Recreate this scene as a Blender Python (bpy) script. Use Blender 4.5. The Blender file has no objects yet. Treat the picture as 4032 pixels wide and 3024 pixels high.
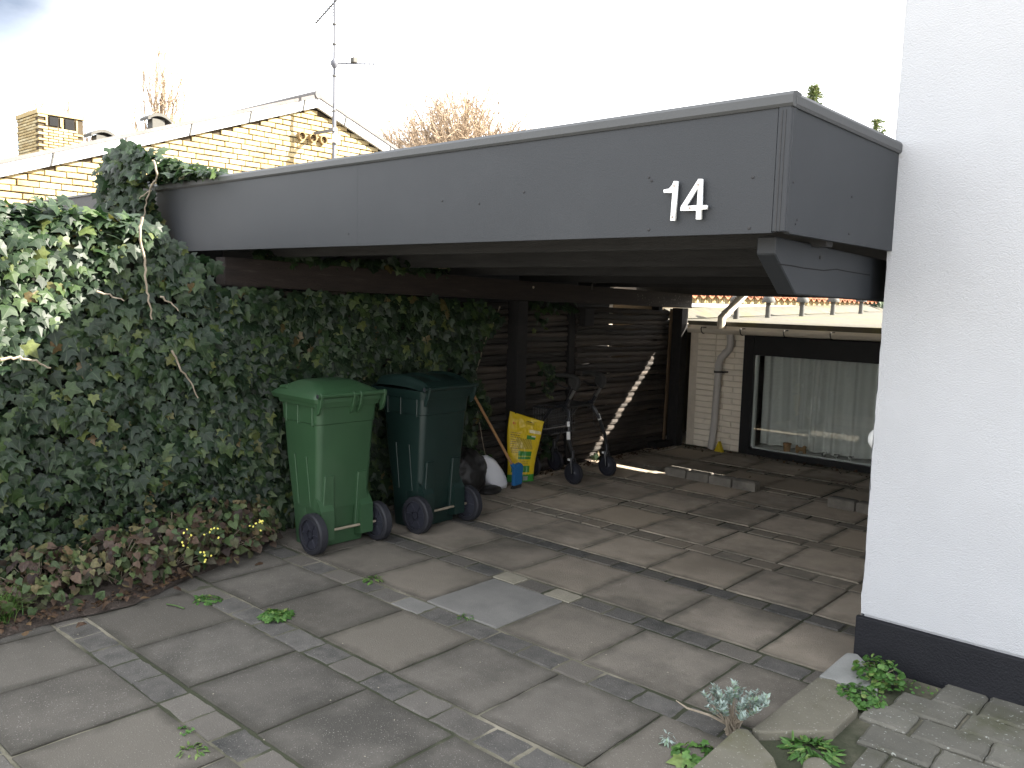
import bpy, bmesh, math, random
import numpy as np
from mathutils import Matrix, Vector
random.seed(7); rng = np.random.default_rng(7)
R = math.radians
scn = bpy.context.scene
COL = scn.collection

# ------------------------------------------------------------------ camera
FPX = 3290.8; YAW, PIT, ROL = .730425, .1051785, .0272266; CH = 1.70
fw = np.array([-math.sin(YAW)*math.cos(PIT), math.cos(YAW)*math.cos(PIT), -math.sin(PIT)])
r0 = np.array([math.cos(YAW), math.sin(YAW), 0.]); u0 = np.cross(r0, fw)
rv = math.cos(ROL)*r0+math.sin(ROL)*u0; uv = -math.sin(ROL)*r0+math.cos(ROL)*u0
CAM = np.array([0, 0, CH])
cd = bpy.data.cameras.new('camera'); cam = bpy.data.objects.new('camera', cd); COL.objects.link(cam)
cd.sensor_fit = 'HORIZONTAL'; cd.sensor_width = 36; cd.lens = 36*FPX/4032; cd.clip_start = .05; cd.clip_end = 3000
m = Matrix.Identity(4)
for i in range(3):
    m[i][0] = rv[i]; m[i][1] = uv[i]; m[i][2] = -fw[i]; m[i][3] = CAM[i]
cam.matrix_world = m
scn.camera = cam
# ------------------------------------------------------------------ sky, sun, exposure
SUN_AZ, SUN_EL = R(51.2), R(29.5)                 # azimuth from +y towards +x
w = bpy.data.worlds.new('World'); scn.world = w; w.use_nodes = True
nt = w.node_tree; nt.nodes.clear()
def N_(t, typ, **kw):
    n = t.nodes.new(typ)
    for k, v in kw.items(): setattr(n, k, v)
    return n
o_ = N_(nt, 'ShaderNodeOutputWorld'); bg = N_(nt, 'ShaderNodeBackground'); sky = N_(nt, 'ShaderNodeTexSky')
sky.sky_type = 'NISHITA'; sky.sun_disc = False; sky.sun_elevation = SUN_EL; sky.sun_rotation = SUN_AZ
sky.air_density = 1.0; sky.dust_density = 2.0; sky.ozone_density = 1.0
tc = N_(nt, 'ShaderNodeTexCoord'); mp = N_(nt, 'ShaderNodeMapping'); mp.inputs['Scale'].default_value = (1, 1, 2.2); mp.inputs['Location'].default_value = (.35, .1, .2)
nz = N_(nt, 'ShaderNodeTexNoise'); nz.inputs['Scale'].default_value = 1.7; nz.inputs['Detail'].default_value = 7; nz.inputs['Roughness'].default_value = .55
rp = N_(nt, 'ShaderNodeValToRGB'); rp.color_ramp.elements[0].position = .34; rp.color_ramp.elements[1].position = .5
mx = N_(nt, 'ShaderNodeMix', data_type='RGBA'); mx.inputs['B'].default_value = (5.0, 5.05, 5.2, 1)
L = nt.links.new
L(tc.outputs['Generated'], mp.inputs['Vector']); L(mp.outputs['Vector'], nz.inputs['Vector']); L(nz.outputs['Fac'], rp.inputs['Fac'])
L(rp.outputs['Color'], mx.inputs['Factor']); L(sky.outputs['Color'], mx.inputs['A']); dv = (-2150/FPX)*rv+(1560/FPX)*uv+fw; dv = dv/np.linalg.norm(dv)
vd = N_(nt, 'ShaderNodeVectorMath', operation='DOT_PRODUCT'); vd.inputs[1].default_value = tuple(dv); L(tc.outputs['Generated'], vd.inputs[0])
sm = N_(nt, 'ShaderNodeMath', operation='MULTIPLY_ADD'); L(nz.outputs['Fac'], sm.inputs[0]); sm.inputs[1].default_value = .02; L(vd.outputs['Value'], sm.inputs[2])
cm = N_(nt, 'ShaderNodeMapRange'); cm.inputs['From Min'].default_value = 1.0+.0095-.011; cm.inputs['From Max'].default_value = 1.0+.0095; L(sm.outputs[0], cm.inputs['Value'])
dm = N_(nt, 'ShaderNodeMix', data_type='RGBA'); dm.inputs['B'].default_value = (.62, .75, .98, 1); L(cm.outputs['Result'], dm.inputs['Factor']); L(mx.outputs['Result'], dm.inputs['A'])
L(dm.outputs['Result'], bg.inputs['Color']); L(bg.outputs[0], o_.inputs['Surface'])
bg.inputs['Strength'].default_value = .12
sd = bpy.data.lights.new('sun', 'SUN'); sd.energy = 5.0; sd.angle = R(.55); sd.color = (1, .93, .82)
sun = bpy.data.objects.new('sun', sd); COL.objects.link(sun)
tosun = Vector((math.sin(SUN_AZ)*math.cos(SUN_EL), math.cos(SUN_AZ)*math.cos(SUN_EL), math.sin(SUN_EL)))
sun.rotation_euler = tosun.to_track_quat('Z', 'Y').to_euler(); sun.location = (6, 6, 9)
vs = scn.view_settings; vs.view_transform = 'Standard'; vs.look = 'None'; vs.gamma = 1; vs.use_curve_mapping = False
vs.exposure = 2.7

# ------------------------------------------------------------------ photograph pixel -> point
def ray(p): return (p[0]-2016)/FPX*rv-(p[1]-1512)/FPX*uv+fw
def gnd(p, z=0):
    d = ray(p); return CAM+d*(z-CH)/d[2]
def onx(p, X):
    d = ray(p); return CAM+d*X/d[0]
def ony(p, Y):
    d = ray(p); return CAM+d*Y/d[1]
def pix(P):
    d = np.asarray(P, float)-CAM; z = d@fw
    return np.stack([2016+FPX*(d@rv)/z, 1512-FPX*(d@uv)/z, z], -1)
def Z5(*p): return [(1700+x*1100/1825, 1000+y*1100/1825) for x, y in p]
def Z6(*p): return [(2500+x*1000/1659, 1000+y*1000/1659) for x, y in p]
def Z7(*p): return [(2400+x*1300/2157, 300+y*1300/2157) for x, y in p]
def Z8(*p): return [(2600+x*1432/2212, 2300+y*1432/2212) for x, y in p]
def K(x, y): return (x*4032/2212, y*4032/2212)

# ------------------------------------------------------------------ materials
def mat(name, c1, c2=None, scale=6, rough=.8, bump=0, bscale=80, rand=0, spec=.3, stretch=None, metal=0, c3=None, s3=2, t3=(.55, .7), speck=None, sspk=300, tspk=.72, rand2=None, detail=6, coat=0, edge=None):
    M = bpy.data.materials.new(name); M.use_nodes = True; t = M.node_tree; b = t.nodes['Principled BSDF']; l = t.links.new
    b.inputs['Roughness'].default_value = rough; b.inputs['Specular IOR Level'].default_value = spec; b.inputs['Metallic'].default_value = metal
    if coat: b.inputs['Coat Weight'].default_value = coat
    geo = N_(t, 'ShaderNodeNewGeometry'); vec = geo.outputs['Position']
    if stretch:
        mpn = N_(t, 'ShaderNodeMapping'); mpn.inputs['Scale'].default_value = stretch; l(vec, mpn.inputs['Vector']); vec = mpn.outputs['Vector']
    def noise(s, d=detail, r=.6):
        n = N_(t, 'ShaderNodeTexNoise'); n.inputs['Scale'].default_value = s; n.inputs['Detail'].default_value = d; n.inputs['Roughness'].default_value = r
        l(vec, n.inputs['Vector']); return n.outputs['Fac']
    def mixc(f, a, bb):
        q = N_(t, 'ShaderNodeMix', data_type='RGBA')
        for s, v in (('Factor', f), ('A', a), ('B', bb)):
            if hasattr(v, 'is_linked'): l(v, q.inputs[s])
            else: q.inputs[s].default_value = v if s == 'Factor' else (*v, 1)
        return q.outputs['Result']
    def ramp(f, a, bb):
        q = N_(t, 'ShaderNodeMapRange'); q.inputs['From Min'].default_value = a; q.inputs['From Max'].default_value = bb; l(f, q.inputs['Value']); return q.outputs['Result']
    col = mixc(ramp(noise(scale), .3, .7), c1, c2 if c2 else tuple(x*.8 for x in c1))
    if c3: col = mixc(ramp(noise(s3), *t3), col, c3)
    if rand2 or rand:
        oi = N_(t, 'ShaderNodeObjectInfo')
        if rand2: col = mixc(ramp(oi.outputs['Random'], .45, 1), col, rand2)
        if rand:
            wn = N_(t, 'ShaderNodeTexWhiteNoise', noise_dimensions='1D'); l(oi.outputs['Random'], wn.inputs['W'])
            hs = N_(t, 'ShaderNodeHueSaturation'); l(col, hs.inputs['Color']); mr = N_(t, 'ShaderNodeMapRange')
            mr.inputs['To Min'].default_value = 1-rand; mr.inputs['To Max'].default_value = 1+rand; l(wn.outputs['Value'], mr.inputs['Value']); l(mr.outputs['Result'], hs.inputs['Value'])
            col = hs.outputs['Color']
    if speck: col = mixc(ramp(noise(sspk, 2, .5), tspk, tspk+.05), col, speck)
    if edge:
        tcn = N_(t, 'ShaderNodeTexCoord'); sx = N_(t, 'ShaderNodeSeparateXYZ'); l(tcn.outputs['Generated'], sx.inputs[0]); ds = []
        for ax in ('X', 'Y'):
            a1 = N_(t, 'ShaderNodeMath', operation='SUBTRACT'); a1.inputs[0].default_value = .5; l(sx.outputs[ax], a1.inputs[1]); a2 = N_(t, 'ShaderNodeMath', operation='ABSOLUTE'); l(a1.outputs[0], a2.inputs[0]); ds.append(a2.outputs[0])
        mxn = N_(t, 'ShaderNodeMath', operation='MAXIMUM'); l(ds[0], mxn.inputs[0]); l(ds[1], mxn.inputs[1])
        ad_ = N_(t, 'ShaderNodeMath', operation='MULTIPLY_ADD'); l(noise(7, 6), ad_.inputs[0]); ad_.inputs[1].default_value = .26; l(mxn.outputs[0], ad_.inputs[2])
        er = N_(t, 'ShaderNodeMapRange'); er.inputs['From Min'].default_value = .53; er.inputs['From Max'].default_value = .66; er.inputs['To Max'].default_value = .75; l(ad_.outputs[0], er.inputs['Value'])
        col = mixc(er.outputs['Result'], col, edge)
    l(col, b.inputs['Base Color'])
    if bump:
        bp = N_(t, 'ShaderNodeBump'); bp.inputs['Strength'].default_value = bump; bp.inputs['Distance'].default_value = .01
        l(noise(bscale, 5), bp.inputs['Height']); l(bp.outputs['Normal'], b.inputs['Normal'])
    return M
def leafmat(name, stops, rough=.4, trans=.25, spec=.45):
    M = bpy.data.materials.new(name); M.use_nodes = True; t = M.node_tree; b = t.nodes['Principled BSDF']; l = t.links.new
    at = N_(t, 'ShaderNodeAttribute', attribute_name='rnd'); oi = N_(t, 'ShaderNodeObjectInfo')
    ad = N_(t, 'ShaderNodeMath', operation='ADD'); l(at.outputs['Fac'], ad.inputs[0])
    m2 = N_(t, 'ShaderNodeMath', operation='MULTIPLY'); l(oi.outputs['Random'], m2.inputs[0]); m2.inputs[1].default_value = 7.3; l(m2.outputs[0], ad.inputs[1])
    fr = N_(t, 'ShaderNodeMath', operation='FRACT'); l(ad.outputs[0], fr.inputs[0])
    cr = N_(t, 'ShaderNodeValToRGB'); e = cr.color_ramp.elements
    while len(e) < len(stops): e.new(.5)
    for q, (p, c) in zip(e, stops): q.position = p; q.color = (*c, 1)
    l(fr.outputs[0], cr.inputs['Fac'])
    g = N_(t, 'ShaderNodeNewGeometry'); n = N_(t, 'ShaderNodeTexNoise'); n.inputs['Scale'].default_value = 60; l(g.outputs['Position'], n.inputs['Vector'])
    hs = N_(t, 'ShaderNodeHueSaturation'); l(cr.outputs['Color'], hs.inputs['Color']); mr = N_(t, 'ShaderNodeMapRange'); mr.inputs['From Min'].default_value = .3; mr.inputs['From Max'].default_value = .7
    mr.inputs['To Min'].default_value = .75; mr.inputs['To Max'].default_value = 1.25; l(n.outputs['Fac'], mr.inputs['Value']); l(mr.outputs['Result'], hs.inputs['Value'])
    # pale veins along the leaf's own radial lines
    uvn = N_(t, 'ShaderNodeAttribute', attribute_name='leafuv'); sp = N_(t, 'ShaderNodeSeparateXYZ'); l(uvn.outputs['Vector'], sp.inputs[0])
    an = N_(t, 'ShaderNodeMath', operation='ARCTAN2'); l(sp.outputs['X'], an.inputs[0]); l(sp.outputs['Y'], an.inputs[1])
    ml = N_(t, 'ShaderNodeMath', operation='MULTIPLY'); l(an.outputs[0], ml.inputs[0]); ml.inputs[1].default_value = 3.0
    sn = N_(t, 'ShaderNodeMath', operation='SINE'); l(ml.outputs[0], sn.inputs[0]); ab = N_(t, 'ShaderNodeMath', operation='ABSOLUTE'); l(sn.outputs[0], ab.inputs[0])
    vr = N_(t, 'ShaderNodeMapRange'); vr.inputs['From Min'].default_value = .16; vr.inputs['From Max'].default_value = 0; vr.inputs['To Max'].default_value = .35; l(ab.outputs[0], vr.inputs['Value'])
    vm = N_(t, 'ShaderNodeMix', data_type='RGBA'); l(vr.outputs['Result'], vm.inputs['Factor']); l(hs.outputs['Color'], vm.inputs['A']); vm.inputs['B'].default_value = (.1, .125, .075, 1)
    col = vm.outputs['Result']
    l(col, b.inputs['Base Color']); b.inputs['Roughness'].default_value = rough; b.inputs['Specular IOR Level'].default_value = spec
    tr = N_(t, 'ShaderNodeBsdfTranslucent'); h2 = N_(t, 'ShaderNodeHueSaturation'); h2.inputs['Value'].default_value = 1.6; h2.inputs['Saturation'].default_value = 1.15; l(col, h2.inputs['Color']); l(h2.outputs['Color'], tr.inputs['Color'])
    ms = N_(t, 'ShaderNodeMixShader'); ms.inputs['Fac'].default_value = trans; l(b.outputs[0], ms.inputs[1]); l(tr.outputs[0], ms.inputs[2]); l(ms.outputs[0], t.nodes['Material Output'].inputs['Surface'])
    return M
def facemat(name, rough=.45, spec=.4, bump=.0):
    M = bpy.data.materials.new(name); M.use_nodes = True; t = M.node_tree; b = t.nodes['Principled BSDF']
    at = N_(t, 'ShaderNodeAttribute', attribute_name='print'); t.links.new(at.outputs['Color'], b.inputs['Base Color']); b.inputs['Roughness'].default_value = rough; b.inputs['Specular IOR Level'].default_value = spec
    return M

# ------------------------------------------------------------------ mesh builder
WL = {}                                    # world location of every object made here
class MB:
    def __init__(s): s.v = []; s.f = []
    def add(s, v, f):
        o = len(s.v); s.v += [tuple(map(float, q)) for q in v]; s.f += [tuple(i+o for i in q) for q in f]; return s
    def box(s, x0, x1, y0, y1, z0, z1):
        return s.add([(x0, y0, z0), (x1, y0, z0), (x1, y1, z0), (x0, y1, z0), (x0, y0, z1), (x1, y0, z1), (x1, y1, z1), (x0, y1, z1)],
                     [(3, 2, 1, 0), (4, 5, 6, 7), (0, 1, 5, 4), (1, 2, 6, 5), (2, 3, 7, 6), (3, 0, 4, 7)])
    def bar(s, a, b, wd, ht, up=(0, 0, 1)):
        a = Vector(a); b = Vector(b); d = (b-a).normalized(); sd_ = d.cross(Vector(up)).normalized(); u = sd_.cross(d)
        q = [p+sd_*i*wd/2+u*j*ht/2 for p in (a, b) for i, j in ((-1, -1), (1, -1), (1, 1), (-1, 1))]
        return s.add(q, [(0, 1, 2, 3), (7, 6, 5, 4), (0, 4, 5, 1), (1, 5, 6, 2), (2, 6, 7, 3), (3, 7, 4, 0)])
    def tube(s, pts, r, n=8, cap=True):
        pts = [Vector(p) for p in pts]; rs = r if isinstance(r, (list, tuple)) else [r]*len(pts)
        v = []; f = []; up = None
        for i, p in enumerate(pts):
            d = ((pts[min(i+1, len(pts)-1)]-pts[max(i-1, 0)])).normalized()
            if up is None:
                up = Vector((0, 0, 1)) if abs(d.z) < .9 else Vector((1, 0, 0))
            a = d.cross(up).normalized(); c = a.cross(d).normalized(); up = c
            for k in range(n):
                t = 2*math.pi*k/n; v.append(p+a*math.cos(t)*rs[i]+c*math.sin(t)*rs[i])
        for i in range(len(pts)-1):
            for k in range(n): f.append((i*n+k, i*n+(k+1) % n, (i+1)*n+(k+1) % n, (i+1)*n+k))
        if cap: f.append(tuple(range(n))[::-1]); f.append(tuple(range((len(pts)-1)*n, len(pts)*n)))
        return s.add(v, f)
    def lathe(s, c, axis, prof, n=20, closed=False):          # prof: (radius, along)
        c = Vector(c); ax = Vector(axis).normalized(); a = ax.orthogonal().normalized(); b = ax.cross(a); v = []; f = []
        for r, h in prof:
            for k in range(n):
                t = 2*math.pi*k/n; v.append(c+ax*h+a*math.cos(t)*r+b*math.sin(t)*r)
        m_ = len(prof)
        for i in range(m_ if closed else m_-1):
            j = (i+1) % m_
            for k in range(n): f.append((i*n+k, i*n+(k+1) % n, j*n+(k+1) % n, j*n+k))
        if not closed: f.append(tuple(range(n))[::-1]); f.append(tuple(range((m_-1)*n, m_*n)))
        return s.add(v, f)
    def prism(s, poly, d):                                     # poly: list of 3d points, d: extrusion vector
        n = len(poly); d = Vector(d); v = [Vector(p) for p in poly]+[Vector(p)+d for p in poly]
        return s.add(v, [tuple(range(n))[::-1], tuple(range(n, 2*n))]+[(i, (i+1) % n, (i+1) % n+n, i+n) for i in range(n)])
    def loft(s, secs, n=4, cap=True):                          # secs: (z,x0,x1,y0,y1,r)
        v = []; f = []
        for z, x0, x1, y0, y1, r in secs:
            for cx, cy, a0 in ((x1-r, y1-r, 0), (x0+r, y1-r, 90), (x0+r, y0+r, 180), (x1-r, y0+r, 270)):
                for k in range(n+1):
                    t = R(a0+90*k/n); v.append((cx+r*math.cos(t), cy+r*math.sin(t), z))
        q = 4*(n+1)
        for i in range(len(secs)-1):
            for k in range(q): f.append((i*q+k, i*q+(k+1) % q, (i+1)*q+(k+1) % q, (i+1)*q+k))
        if cap: f.append(tuple(range(q))[::-1]); f.append(tuple(range((len(secs)-1)*q, len(secs)*q)))
        return s.add(v, f)
    def build(s, name, material, parent=None, bevel=0, smooth=False, **kw):
        a = np.array(s.v); lo = a.min(0); hi = a.max(0); o = np.array([(lo[0]+hi[0])/2, (lo[1]+hi[1])/2, lo[2]])
        me = bpy.data.meshes.new(name); me.from_pydata((a-o).tolist(), [], s.f); me.update()
        bm = bmesh.new(); bm.from_mesh(me); bmesh.ops.recalc_face_normals(bm, faces=bm.faces)
        if bevel: bmesh.ops.bevel(bm, geom=bm.edges[:], offset=bevel, segments=2 if bevel > .004 else 1, profile=.6, affect='EDGES', clamp_overlap=True)
        bm.to_mesh(me); bm.free()
        if material: me.materials.append(material)
        if smooth: shade(me)
        return place(name, me, o, parent, **kw)
def shade(me, ang=40):
    me.polygons.foreach_set('use_smooth', [True]*len(me.polygons)); me.set_sharp_from_angle(angle=R(ang))
def place(name, me, loc, parent=None, rot=None, **kw):
    ob = bpy.data.objects.new(name, me); COL.objects.link(ob); ob.location = loc
    if rot is not None: ob.rotation_euler = rot
    WL[ob] = Vector(loc)
    if parent is not None: ob.parent = parent; ob.matrix_parent_inverse = Matrix.Translation(-WL[parent])
    for k, v in kw.items(): ob[k] = v
    return ob
def thing(name, loc, label, cat, group=None):
    ob = place(name, None, loc); ob.empty_display_size = .1; tag(ob, label, cat, group); return ob
def tag(ob, label, cat, group=None):
    ob['label'] = label; ob['category'] = cat
    if group: ob['group'] = group
    return ob
def meshof(verts, faces, name, material, smooth=False):
    me = bpy.data.meshes.new(name); me.from_pydata(verts, [], faces); me.update(); me.materials.append(material)
    if smooth: shade(me)
    return me
def grid(nu, nv, fn, name, material, parent=None, paint=None, smooth=True, closed=False, **kw):
    v = [fn(i/(nu-1), j/(nv-1)) for j in range(nv) for i in range(nu)]
    f = [(j*nu+i, j*nu+i+1, (j+1)*nu+i+1, (j+1)*nu+i) for j in range(nv-1) for i in range(nu-1)]
    mb = MB(); a = np.array(v, float); lo = a.min(0); hi = a.max(0); o = np.array([(lo[0]+hi[0])/2, (lo[1]+hi[1])/2, lo[2]])
    me = bpy.data.meshes.new(name); me.from_pydata((a-o).tolist(), [], f); me.update(); me.materials.append(material)
    if paint:
        at = me.attributes.new('print', 'FLOAT_COLOR', 'FACE')
        cols = [(*paint((i+.5)/(nu-1), (j+.5)/(nv-1)), 1) for j in range(nv-1) for i in range(nu-1)]
        at.data.foreach_set('color', np.array(cols, 'f').ravel())
    if smooth: me.polygons.foreach_set('use_smooth', [True]*len(me.polygons))
    return place(name, me, o, parent, **kw)

# palette
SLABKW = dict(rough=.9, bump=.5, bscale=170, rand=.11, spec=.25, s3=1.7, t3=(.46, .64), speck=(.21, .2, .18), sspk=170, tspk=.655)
def slabmat(k, greyness):          # slabs under the roof are beiger, and painted lighter to offset its shade
    c = [np.array(q)*k for q in ((.112, .104, .09), (.085, .079, .069), (.055, .052, .045), (.11, .1, .083))]; warm = np.array([1+.10*(1-greyness), 1, 1-.10*(1-greyness)]); c = [tuple(q*warm) for q in c]
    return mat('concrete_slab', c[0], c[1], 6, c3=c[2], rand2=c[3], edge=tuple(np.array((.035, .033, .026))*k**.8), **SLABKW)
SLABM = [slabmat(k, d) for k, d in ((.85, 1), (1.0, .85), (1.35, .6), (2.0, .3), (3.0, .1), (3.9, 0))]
m_slab = SLABM[0]
SETTKW = dict(rough=.9, bump=.6, bscale=130, rand=.13, spec=.25, s3=3, t3=(.52, .7), speck=(.2, .19, .17), sspk=170, tspk=.66)
m_sett = mat('open_air_sett', (.095, .09, .082), (.06, .058, .053), 12, c3=(.042, .042, .039), rand2=(.1, .091, .078), **SETTKW)
m_settlift = mat('shade_lift_sett', (.27, .235, .185), (.19, .168, .136), 12, c3=(.12, .11, .09), rand2=(.26, .22, .17), **SETTKW)  # setts under the roof get a lighter colour to lift the shaded floor
m_cream = mat('cream_sett', (.25, .23, .18), (.19, .175, .135), 10, .9, .4, 120)
m_pale = mat('pale_slab', (.165, .16, .148), (.12, .118, .11), 5, .9, .35, 160, speck=(.4, .4, .38), sspk=420, tspk=.71)
m_joint = mat('joint_sand', (.24, .22, .17), (.09, .083, .06), 3.5, .95, .6, 90, c3=(.032, .036, .02), s3=.9, t3=(.40, .54))
m_soil = mat('soil', (.055, .042, .033), (.028, .022, .018), 9, .95, 1, 60, c3=(.12, .095, .08), s3=14, t3=(.58, .7))
m_ground = mat('ground', (.34, .32, .28), (.28, .265, .235), .5, .95, .3, 40)
m_white = mat('white_render', (.405, .413, .427), (.382, .39, .403), 1.6, .9, .6, 190, c3=(.385, .39, .4), s3=1.1, t3=(.55, .75), spec=.2)
m_plinth = mat('black_plinth', (.006, .0065, .009), (.009, .0095, .012), 5, .65, .5, 110, spec=.25)
m_fascia = mat('dark_grey_paint', (.0185, .021, .0245), (.0167, .019, .0222), 1.2, .55, .12, 220, spec=.35, c3=(.022, .0245, .028), s3=3, t3=(.5, .8))
m_cap = mat('grey_metal_cap', (.048, .05, .051), (.04, .042, .043), 3, .45, .1, 90, spec=.4)
m_tar = mat('tarred_wood', (.02, .018, .017), (.012, .012, .012), 5, .8, .6, 60, .2, .25, stretch=(6, .6, 6))
m_tarx = mat('tarred_joist', (.045, .045, .046), (.03, .03, .031), 5, .8, .6, 60, .2, .25, stretch=(.6, 6, 6))
m_beam = mat('brown_black_beam', (.03, .022, .018), (.016, .012, .011), 6, .75, .5, 50, 0, .3, stretch=(6, .7, 6), c3=(.045, .037, .032), s3=5, t3=(.6, .75))
m_deck = mat('roof_boards', (.03, .03, .03), (.02, .02, .02), 5, .9, .3, 60)
m_log = mat('log_bark', (.06, .049, .04), (.03, .0255, .022), 4, .85, .5, 45, .5, .25, stretch=(1.5, .5, 1.5), c3=(.11, .085, .062), s3=5, t3=(.66, .74), rand2=(.03, .028, .026))
m_batten = mat('batten', (.13, .085, .05), (.09, .06, .035), 8, .8, .3, 60, stretch=(6, 6, .7))
m_ybrick = mat('yellow_brick', (.34, .27, .14), (.26, .195, .095), 9, .9, .5, 60, .13, .2, c3=(.26, .175, .085), s3=11, t3=(.58, .72), rand2=(.37, .32, .2))
m_mortar = mat('brown_mortar', (.06, .045, .028), (.045, .034, .02), 20, .95, .5, 100)
m_wbrick = mat('cream_painted_brick', (.76, .69, .57), (.7, .63, .52), 9, .75, .4, 50, .05, .3, c3=(.55, .49, .4), s3=6, t3=(.6, .8))
m_wmort = mat('cream_painted_joint', (.6, .53, .43), (.5, .44, .355), 12, .85, .5, 70)
m_zinc = mat('white_metal_verge', (.42, .43, .44), (.37, .38, .39), 2.5, .5, .1, 60, spec=.4, c3=(.33, .34, .35), s3=4, t3=(.5, .8))
m_roofg = mat('roof_grey', (.13, .12, .115), (.09, .085, .08), 6, .85, .4, 60)
m_cowl = mat('cowl_grey', (.07, .068, .06), (.05, .048, .042), 5, .7, .2, 60)
m_alu = mat('aluminium', (.11, .114, .13), (.09, .094, .108), 8, .6, 0)
m_clay = mat('clay_pipe', (.26, .18, .08), (.18, .12, .06), 12, .8, .3, 60)
m_dark = mat('dark_void', (.008, .008, .008), (.005, .005, .005), 5, .9)
m_felt = mat('roof_felt', (.105, .096, .074), (.068, .064, .05), 7, .95, .5, 140, c3=(.1, .092, .05), s3=2.2, t3=(.5, .62))
m_tile = mat('orange_tile', (.26, .1, .048), (.19, .07, .034), 9, .85, .4, 60, .2, c3=(.15, .08, .05), s3=8, t3=(.58, .7))
m_gut = mat('cream_gutter', (.62, .56, .46), (.52, .47, .39), 5, .5, .1, 60, spec=.4)
m_pipe = mat('grey_downpipe', (.5, .47, .43), (.42, .395, .36), 5, .55, .1, 60, spec=.4, stretch=(3, 3, .8))
m_dbracket = mat('dark_bracket', (.06, .055, .05), (.04, .038, .035), 8, .6)
m_frame = mat('black_window_frame', (.013, .013, .013), (.008, .008, .008), 5, .6, .2, 60)
m_sill = mat('white_sill', (.7, .7, .68), (.62, .62, .6), 5, .6)
m_room = mat('room_wall', (.3, .29, .27), (.26, .25, .24), 3, .9)
m_green = mat('green_plastic', (.024, .062, .026), (.02, .053, .0225), 4, .48, .06, 180, spec=.45, c3=(.034, .068, .034), s3=1.8, t3=(.5, .75))
m_dgreen = mat('dark_green_plastic', (.007, .019, .0155), (.0055, .0155, .013), 4, .42, .06, 180, spec=.5)
m_rubber = mat('black_rubber', (.018, .019, .023), (.012, .012, .015), 8, .65, .2, 90, spec=.3)
m_rim = mat('black_rim', (.025, .026, .034), (.018, .019, .026), 5, .4, spec=.45)
m_steel = mat('axle', (.42, .36, .28), (.32, .27, .2), 20, .45, metal=.5)
m_bagblk = mat('black_film', (.012, .011, .011), (.016, .015, .014), 8, .5, .12, 25, spec=.35)
m_rframe = mat('rollator_frame', (.016, .017, .019), (.012, .013, .015), 6, .35, spec=.5)
m_rgrip = mat('grip_rubber', (.02, .02, .019), (.03, .029, .027), 9, .75)
m_chrome = mat('handle_tube', (.2, .2, .19), (.15, .15, .14), 9, .35, metal=.7)
m_label = mat('white_sticker', (.7, .7, .68), (.6, .6, .58), 30, .6)
m_wood = mat('broom_handle', (.36, .2, .09), (.28, .15, .065), 9, .6, .1, 60)
m_blue = mat('blue_plastic', (.018, .12, .3), (.014, .1, .25), 6, .45, c3=(.05, .16, .3), s3=9, t3=(.55, .75))
m_bristle = mat('bristle', (.03, .025, .02), (.015, .013, .012), 20, .9)
m_digit = mat('white_digit', (.82, .83, .82), (.78, .79, .78), 6, .45)
m_screw = mat('rusty_screw', (.22, .18, .15), (.34, .3, .27), 40, .5)
m_dscrew = mat('painted_screw', (.018, .018, .02), (.03, .03, .03), 40, .6)
m_kerb = mat('kerb_paver', (.2, .18, .15), (.13, .12, .1), 8, .9, .6, 90, .12, .25, c3=(.08, .076, .066), s3=3, t3=(.5, .7))
m_path = mat('mossy_paver', (.12, .115, .097), (.08, .078, .066), 5, .9, .5, 120, .16, .25, c3=(.062, .063, .04), s3=2.2, t3=(.5, .66), speck=(.24, .25, .225), sspk=75, tspk=.655)
m_edge = mat('edging_slab', (.14, .13, .1), (.1, .094, .074), 5, .9, .45, 150, .08, .25, c3=(.085, .082, .05), s3=3, t3=(.5, .66), speck=(.24, .24, .21), sspk=100, tspk=.66)
m_pedge = mat('pale_edging', (.22, .222, .21), (.16, .165, .155), 5, .9, .45, 150, .05, .25)
m_bark = mat('bark', (.11, .08, .06), (.07, .05, .04), 12, .9, .6, 60)
m_twig = mat('tan_twig', (.28, .215, .15), (.22, .165, .115), 8, .9)
m_vine = mat('vine_stem', (.26, .22, .17), (.17, .14, .1), 12, .85, .4, 60)
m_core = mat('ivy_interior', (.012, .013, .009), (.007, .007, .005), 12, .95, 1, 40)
m_yellow = mat('yellow_wedge', (.62, .46, .02), (.5, .36, .02), 8, .6)
m_tan = mat('tan_clay', (.42, .25, .13), (.36, .21, .1), 8, .7)
m_cow = mat('figurine', (.75, .74, .7), (.02, .02, .02), 55, .5, detail=0)
m_dleaf = leafmat('dead_leaf', [(0, (.05, .03, .02)), (.35, (.085, .05, .03)), (.6, (.035, .022, .018)), (.85, (.11, .07, .035)), (1, (.03, .02, .015))], .7, .15, .2)
m_ivy = leafmat('ivy_leaf', [(0, (.006, .015, .0065)), (.45, (.011, .025, .0095)), (.78, (.019, .038, .0125)), (.93, (.038, .063, .018)), (.985, (.075, .09, .024)), (1, (.08, .05, .022))], .5, .25, .32)
m_bed = leafmat('perennial_leaf', [(0, (.035, .022, .016)), (.18, (.075, .048, .032)), (.3, (.028, .019, .018)), (.42, (.05, .05, .024)), (.6, (.03, .052, .02)), (.78, (.05, .075, .026)), (.9, (.085, .095, .038)), (1, (.11, .075, .04))], .6, .15, .25)
m_flower = mat('yellow_flower', (.6, .56, .12), (.5, .45, .08), 30, .7)
m_weed = leafmat('weed_leaf', [(0, (.035, .09, .02)), (.5, (.06, .14, .03)), (.85, (.1, .19, .05)), (1, (.16, .2, .06))], .5, .3, .3)
m_grass = leafmat('grass', [(0, (.05, .11, .025)), (.6, (.08, .16, .035)), (1, (.16, .2, .07))], .5, .3, .3)
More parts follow.
